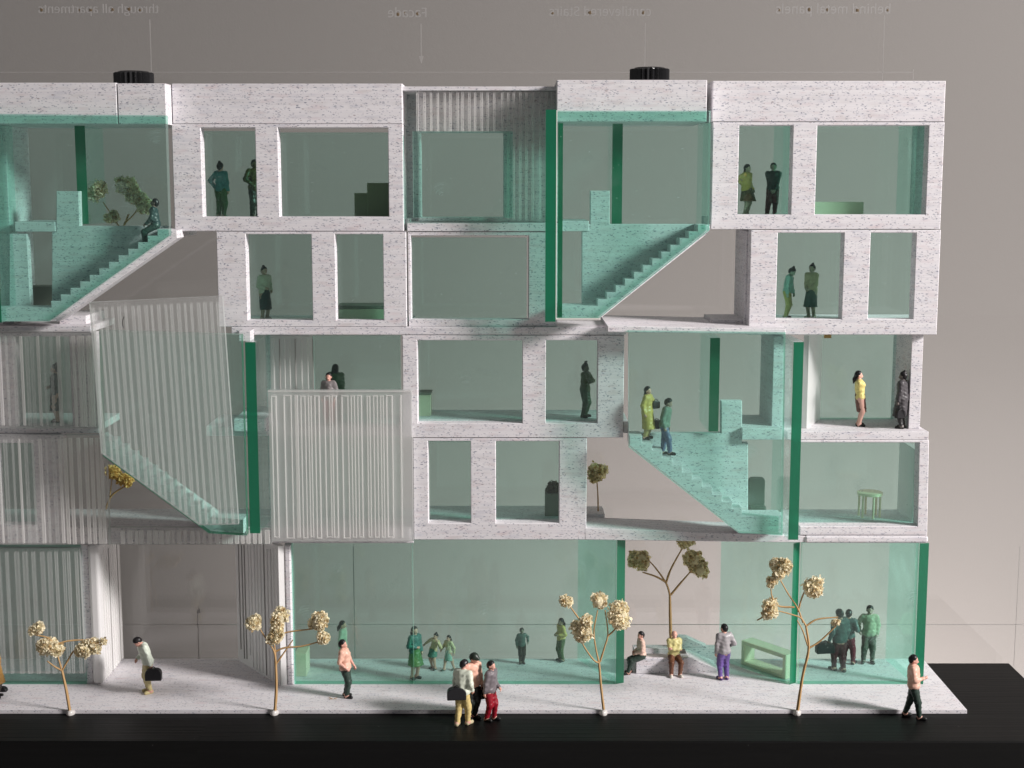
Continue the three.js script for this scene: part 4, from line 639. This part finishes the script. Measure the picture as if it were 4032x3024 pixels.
person('person in grey jacket standing behind the frosted ribbed screen', [-56.53, 82.2, -4, 16.19], -8, { top: [0.2, 0.18, 0.18], low: [0.3, 0.06, 0.06], hair: 'long', build: 1.05, handL: [-0.13, 0.0, 0.06], handR: [0.13, 0, 0.06] });
person('dark green figure standing behind the recessed glass above the frosted screen', [-55.86, 82.2, -15, 17.39], 165, { top: [0.03, 0.09, 0.03], low: [0.02, 0.05, 0.02], hair: 'long', build: 1.2, skin: [0.05, 0.08, 0.05] });
person('dark green figure with a two-pointed topknot in the middle window, arms folded', [22.79, 83.78, -9, 16.86], 60, { top: [0.035, 0.055, 0.015], low: [0.025, 0.05, 0.025], hair: 'tuft', handL: [0.0, 0.2, 0.12], handR: [0.0, 0.16, 0.13], elbL: [-1, -0.5, 0], elbR: [1, -0.5, 0], skin: [0.08, 0.08, 0.05] });
{
  const a = [41.04, 79.25, 4], p = person('person in a long yellow green coat at the top of the right lower stairs', [a[0], a[1], a[2], 16], 60, { top: [0.58, 0.4, 0.12], low: [0.44, 0.31, 0.13], coat: 0.2, hair: 'long', handR: [0.12, 0.14, 0.1], elbR: [1, -0.4, -0.3], handL: [-0.14, -0.02, 0.02] });
  const h = p.at(p.J.handR); holdall('black clutch bag held by the person in the yellow green coat', V(h.x + 0.3, h.y + 1.6, h.z + 0.4), 30, 2.6, 2.4, 1, 'clutch_bag', 0.3);
  const c = [46.33, 74.38, 4], q = person('person in a grey green jacket and blue jeans walking down the right lower stairs', [c[0], c[1], c[2], 17.4], 72, { top: [0.17, 0.22, 0.18], low: [0.12, 0.14, 0.24], lean: 0.14, nod: 0.2, build: 1.1, handR: [0.13, -0.04, 0.06], handL: [-0.13, -0.02, 0.04], ankL: [-0.05, 0.055, 0.12], ankR: [0.05, 0.03, -0.04], skin: [0.36, 0.24, 0.2] });
  const k = q.at([-0.02, 0.58, -0.13]); holdall('black hip bag worn by the person in blue jeans', V(k.x, k.y + 0.8, k.z), -20, 2, 2.6, 1.6, 'hip_bag', 0.5);
}
person('person with black bobbed hair, lime top and brown pleated skirt', [71.7, 146.18, -8, 15.76], 55, { top: [0.56, 0.42, 0.11], low: [0.11, 0.085, 0.045], skirt: 0.3, flare: 0.145, hair: 'long', handL: [-0.06, 0.1, -0.06], handR: [0.1, 0.0, 0.1], build: 1.1, skin: [0.5, 0.4, 0.3] });
person('person in a black sweater and dark red trousers in the right top window', [79.92, 146.18, -9, 16.19], -8, { top: [0.01, 0.025, 0.022], low: [0.07, 0.01, 0.012], handL: [-0.03, -0.01, 0.1], handR: [0.03, -0.01, 0.1], ankL: [-0.1, 0.045, 0.03], ankR: [0.04, 0.045, 0], skin: [0.3, 0.26, 0.2], build: 1.1 });
person('slim person in teal top and yellow trousers bending forward at a window', [85.16, 114.73, -9, 16.01], SIDE - 20, { top: [0.24, 0.4, 0.34], low: [0.42, 0.36, 0.12], lean: 0.12, nod: 0.5, hair: 'bun', handR: [0.1, -0.04, 0.12], ankR: [0.05, 0.05, -0.03], skin: [0.3, 0.34, 0.26] });
person('person with a bun, beige top and dark green long skirt', [92.93, 114.73, -10, 16.66], -40, { top: [0.42, 0.36, 0.2], low: [0.02, 0.075, 0.06], skirt: 0.22, flare: 0.11, hair: 'bun', handL: [-0.05, 0.06, 0.13], handR: [0.02, 0.05, 0.14], skin: [0.34, 0.28, 0.2], shoes: [0.2, 0.22, 0.16] });
person('person with long black hair, yellow top and brown shorts on the right balcony', [108.6, 81.12, -8, 17.32], SIDE - 6, { top: [0.7, 0.6, 0.22], low: [0.14, 0.06, 0.045], skirt: 0.26, flare: 0.075, hair: 'pony', lean: -0.08, bust: 1, handR: [0.11, -0.1, 0.07], handL: [-0.1, 0.3, -0.06], elbL: [-1, 0, -0.6], skin: [0.7, 0.42, 0.34] });
{
  const p = person('person in a long dark grey coat facing the balcony end pier', [120.75, 81.12, -4, 17.56], -120, { top: [0.07, 0.065, 0.07], low: [0.04, 0.04, 0.04], coat: 0.22, hair: 'bun', handR: [0.15, -0.08, 0.05], skin: [0.16, 0.14, 0.13], build: 1.1 });
  holdall('dark grey soft handbag at the knees of the person in the long coat', V(119.61, 88.02, -2), 20, 3.2, 3, 1.6, 'handbag', 0.5);
}
// ---------------------------------------------------------------- to metres, then draw
{
  const done = new Set();
  scene.traverse((o) => { if (o.isMesh && !done.has(o.geometry)) { done.add(o.geometry); o.geometry.scale(MM, MM, MM); } if (o !== scene && !o.isLight) o.position.multiplyScalar(MM); });
}
renderer.render(scene, camera);
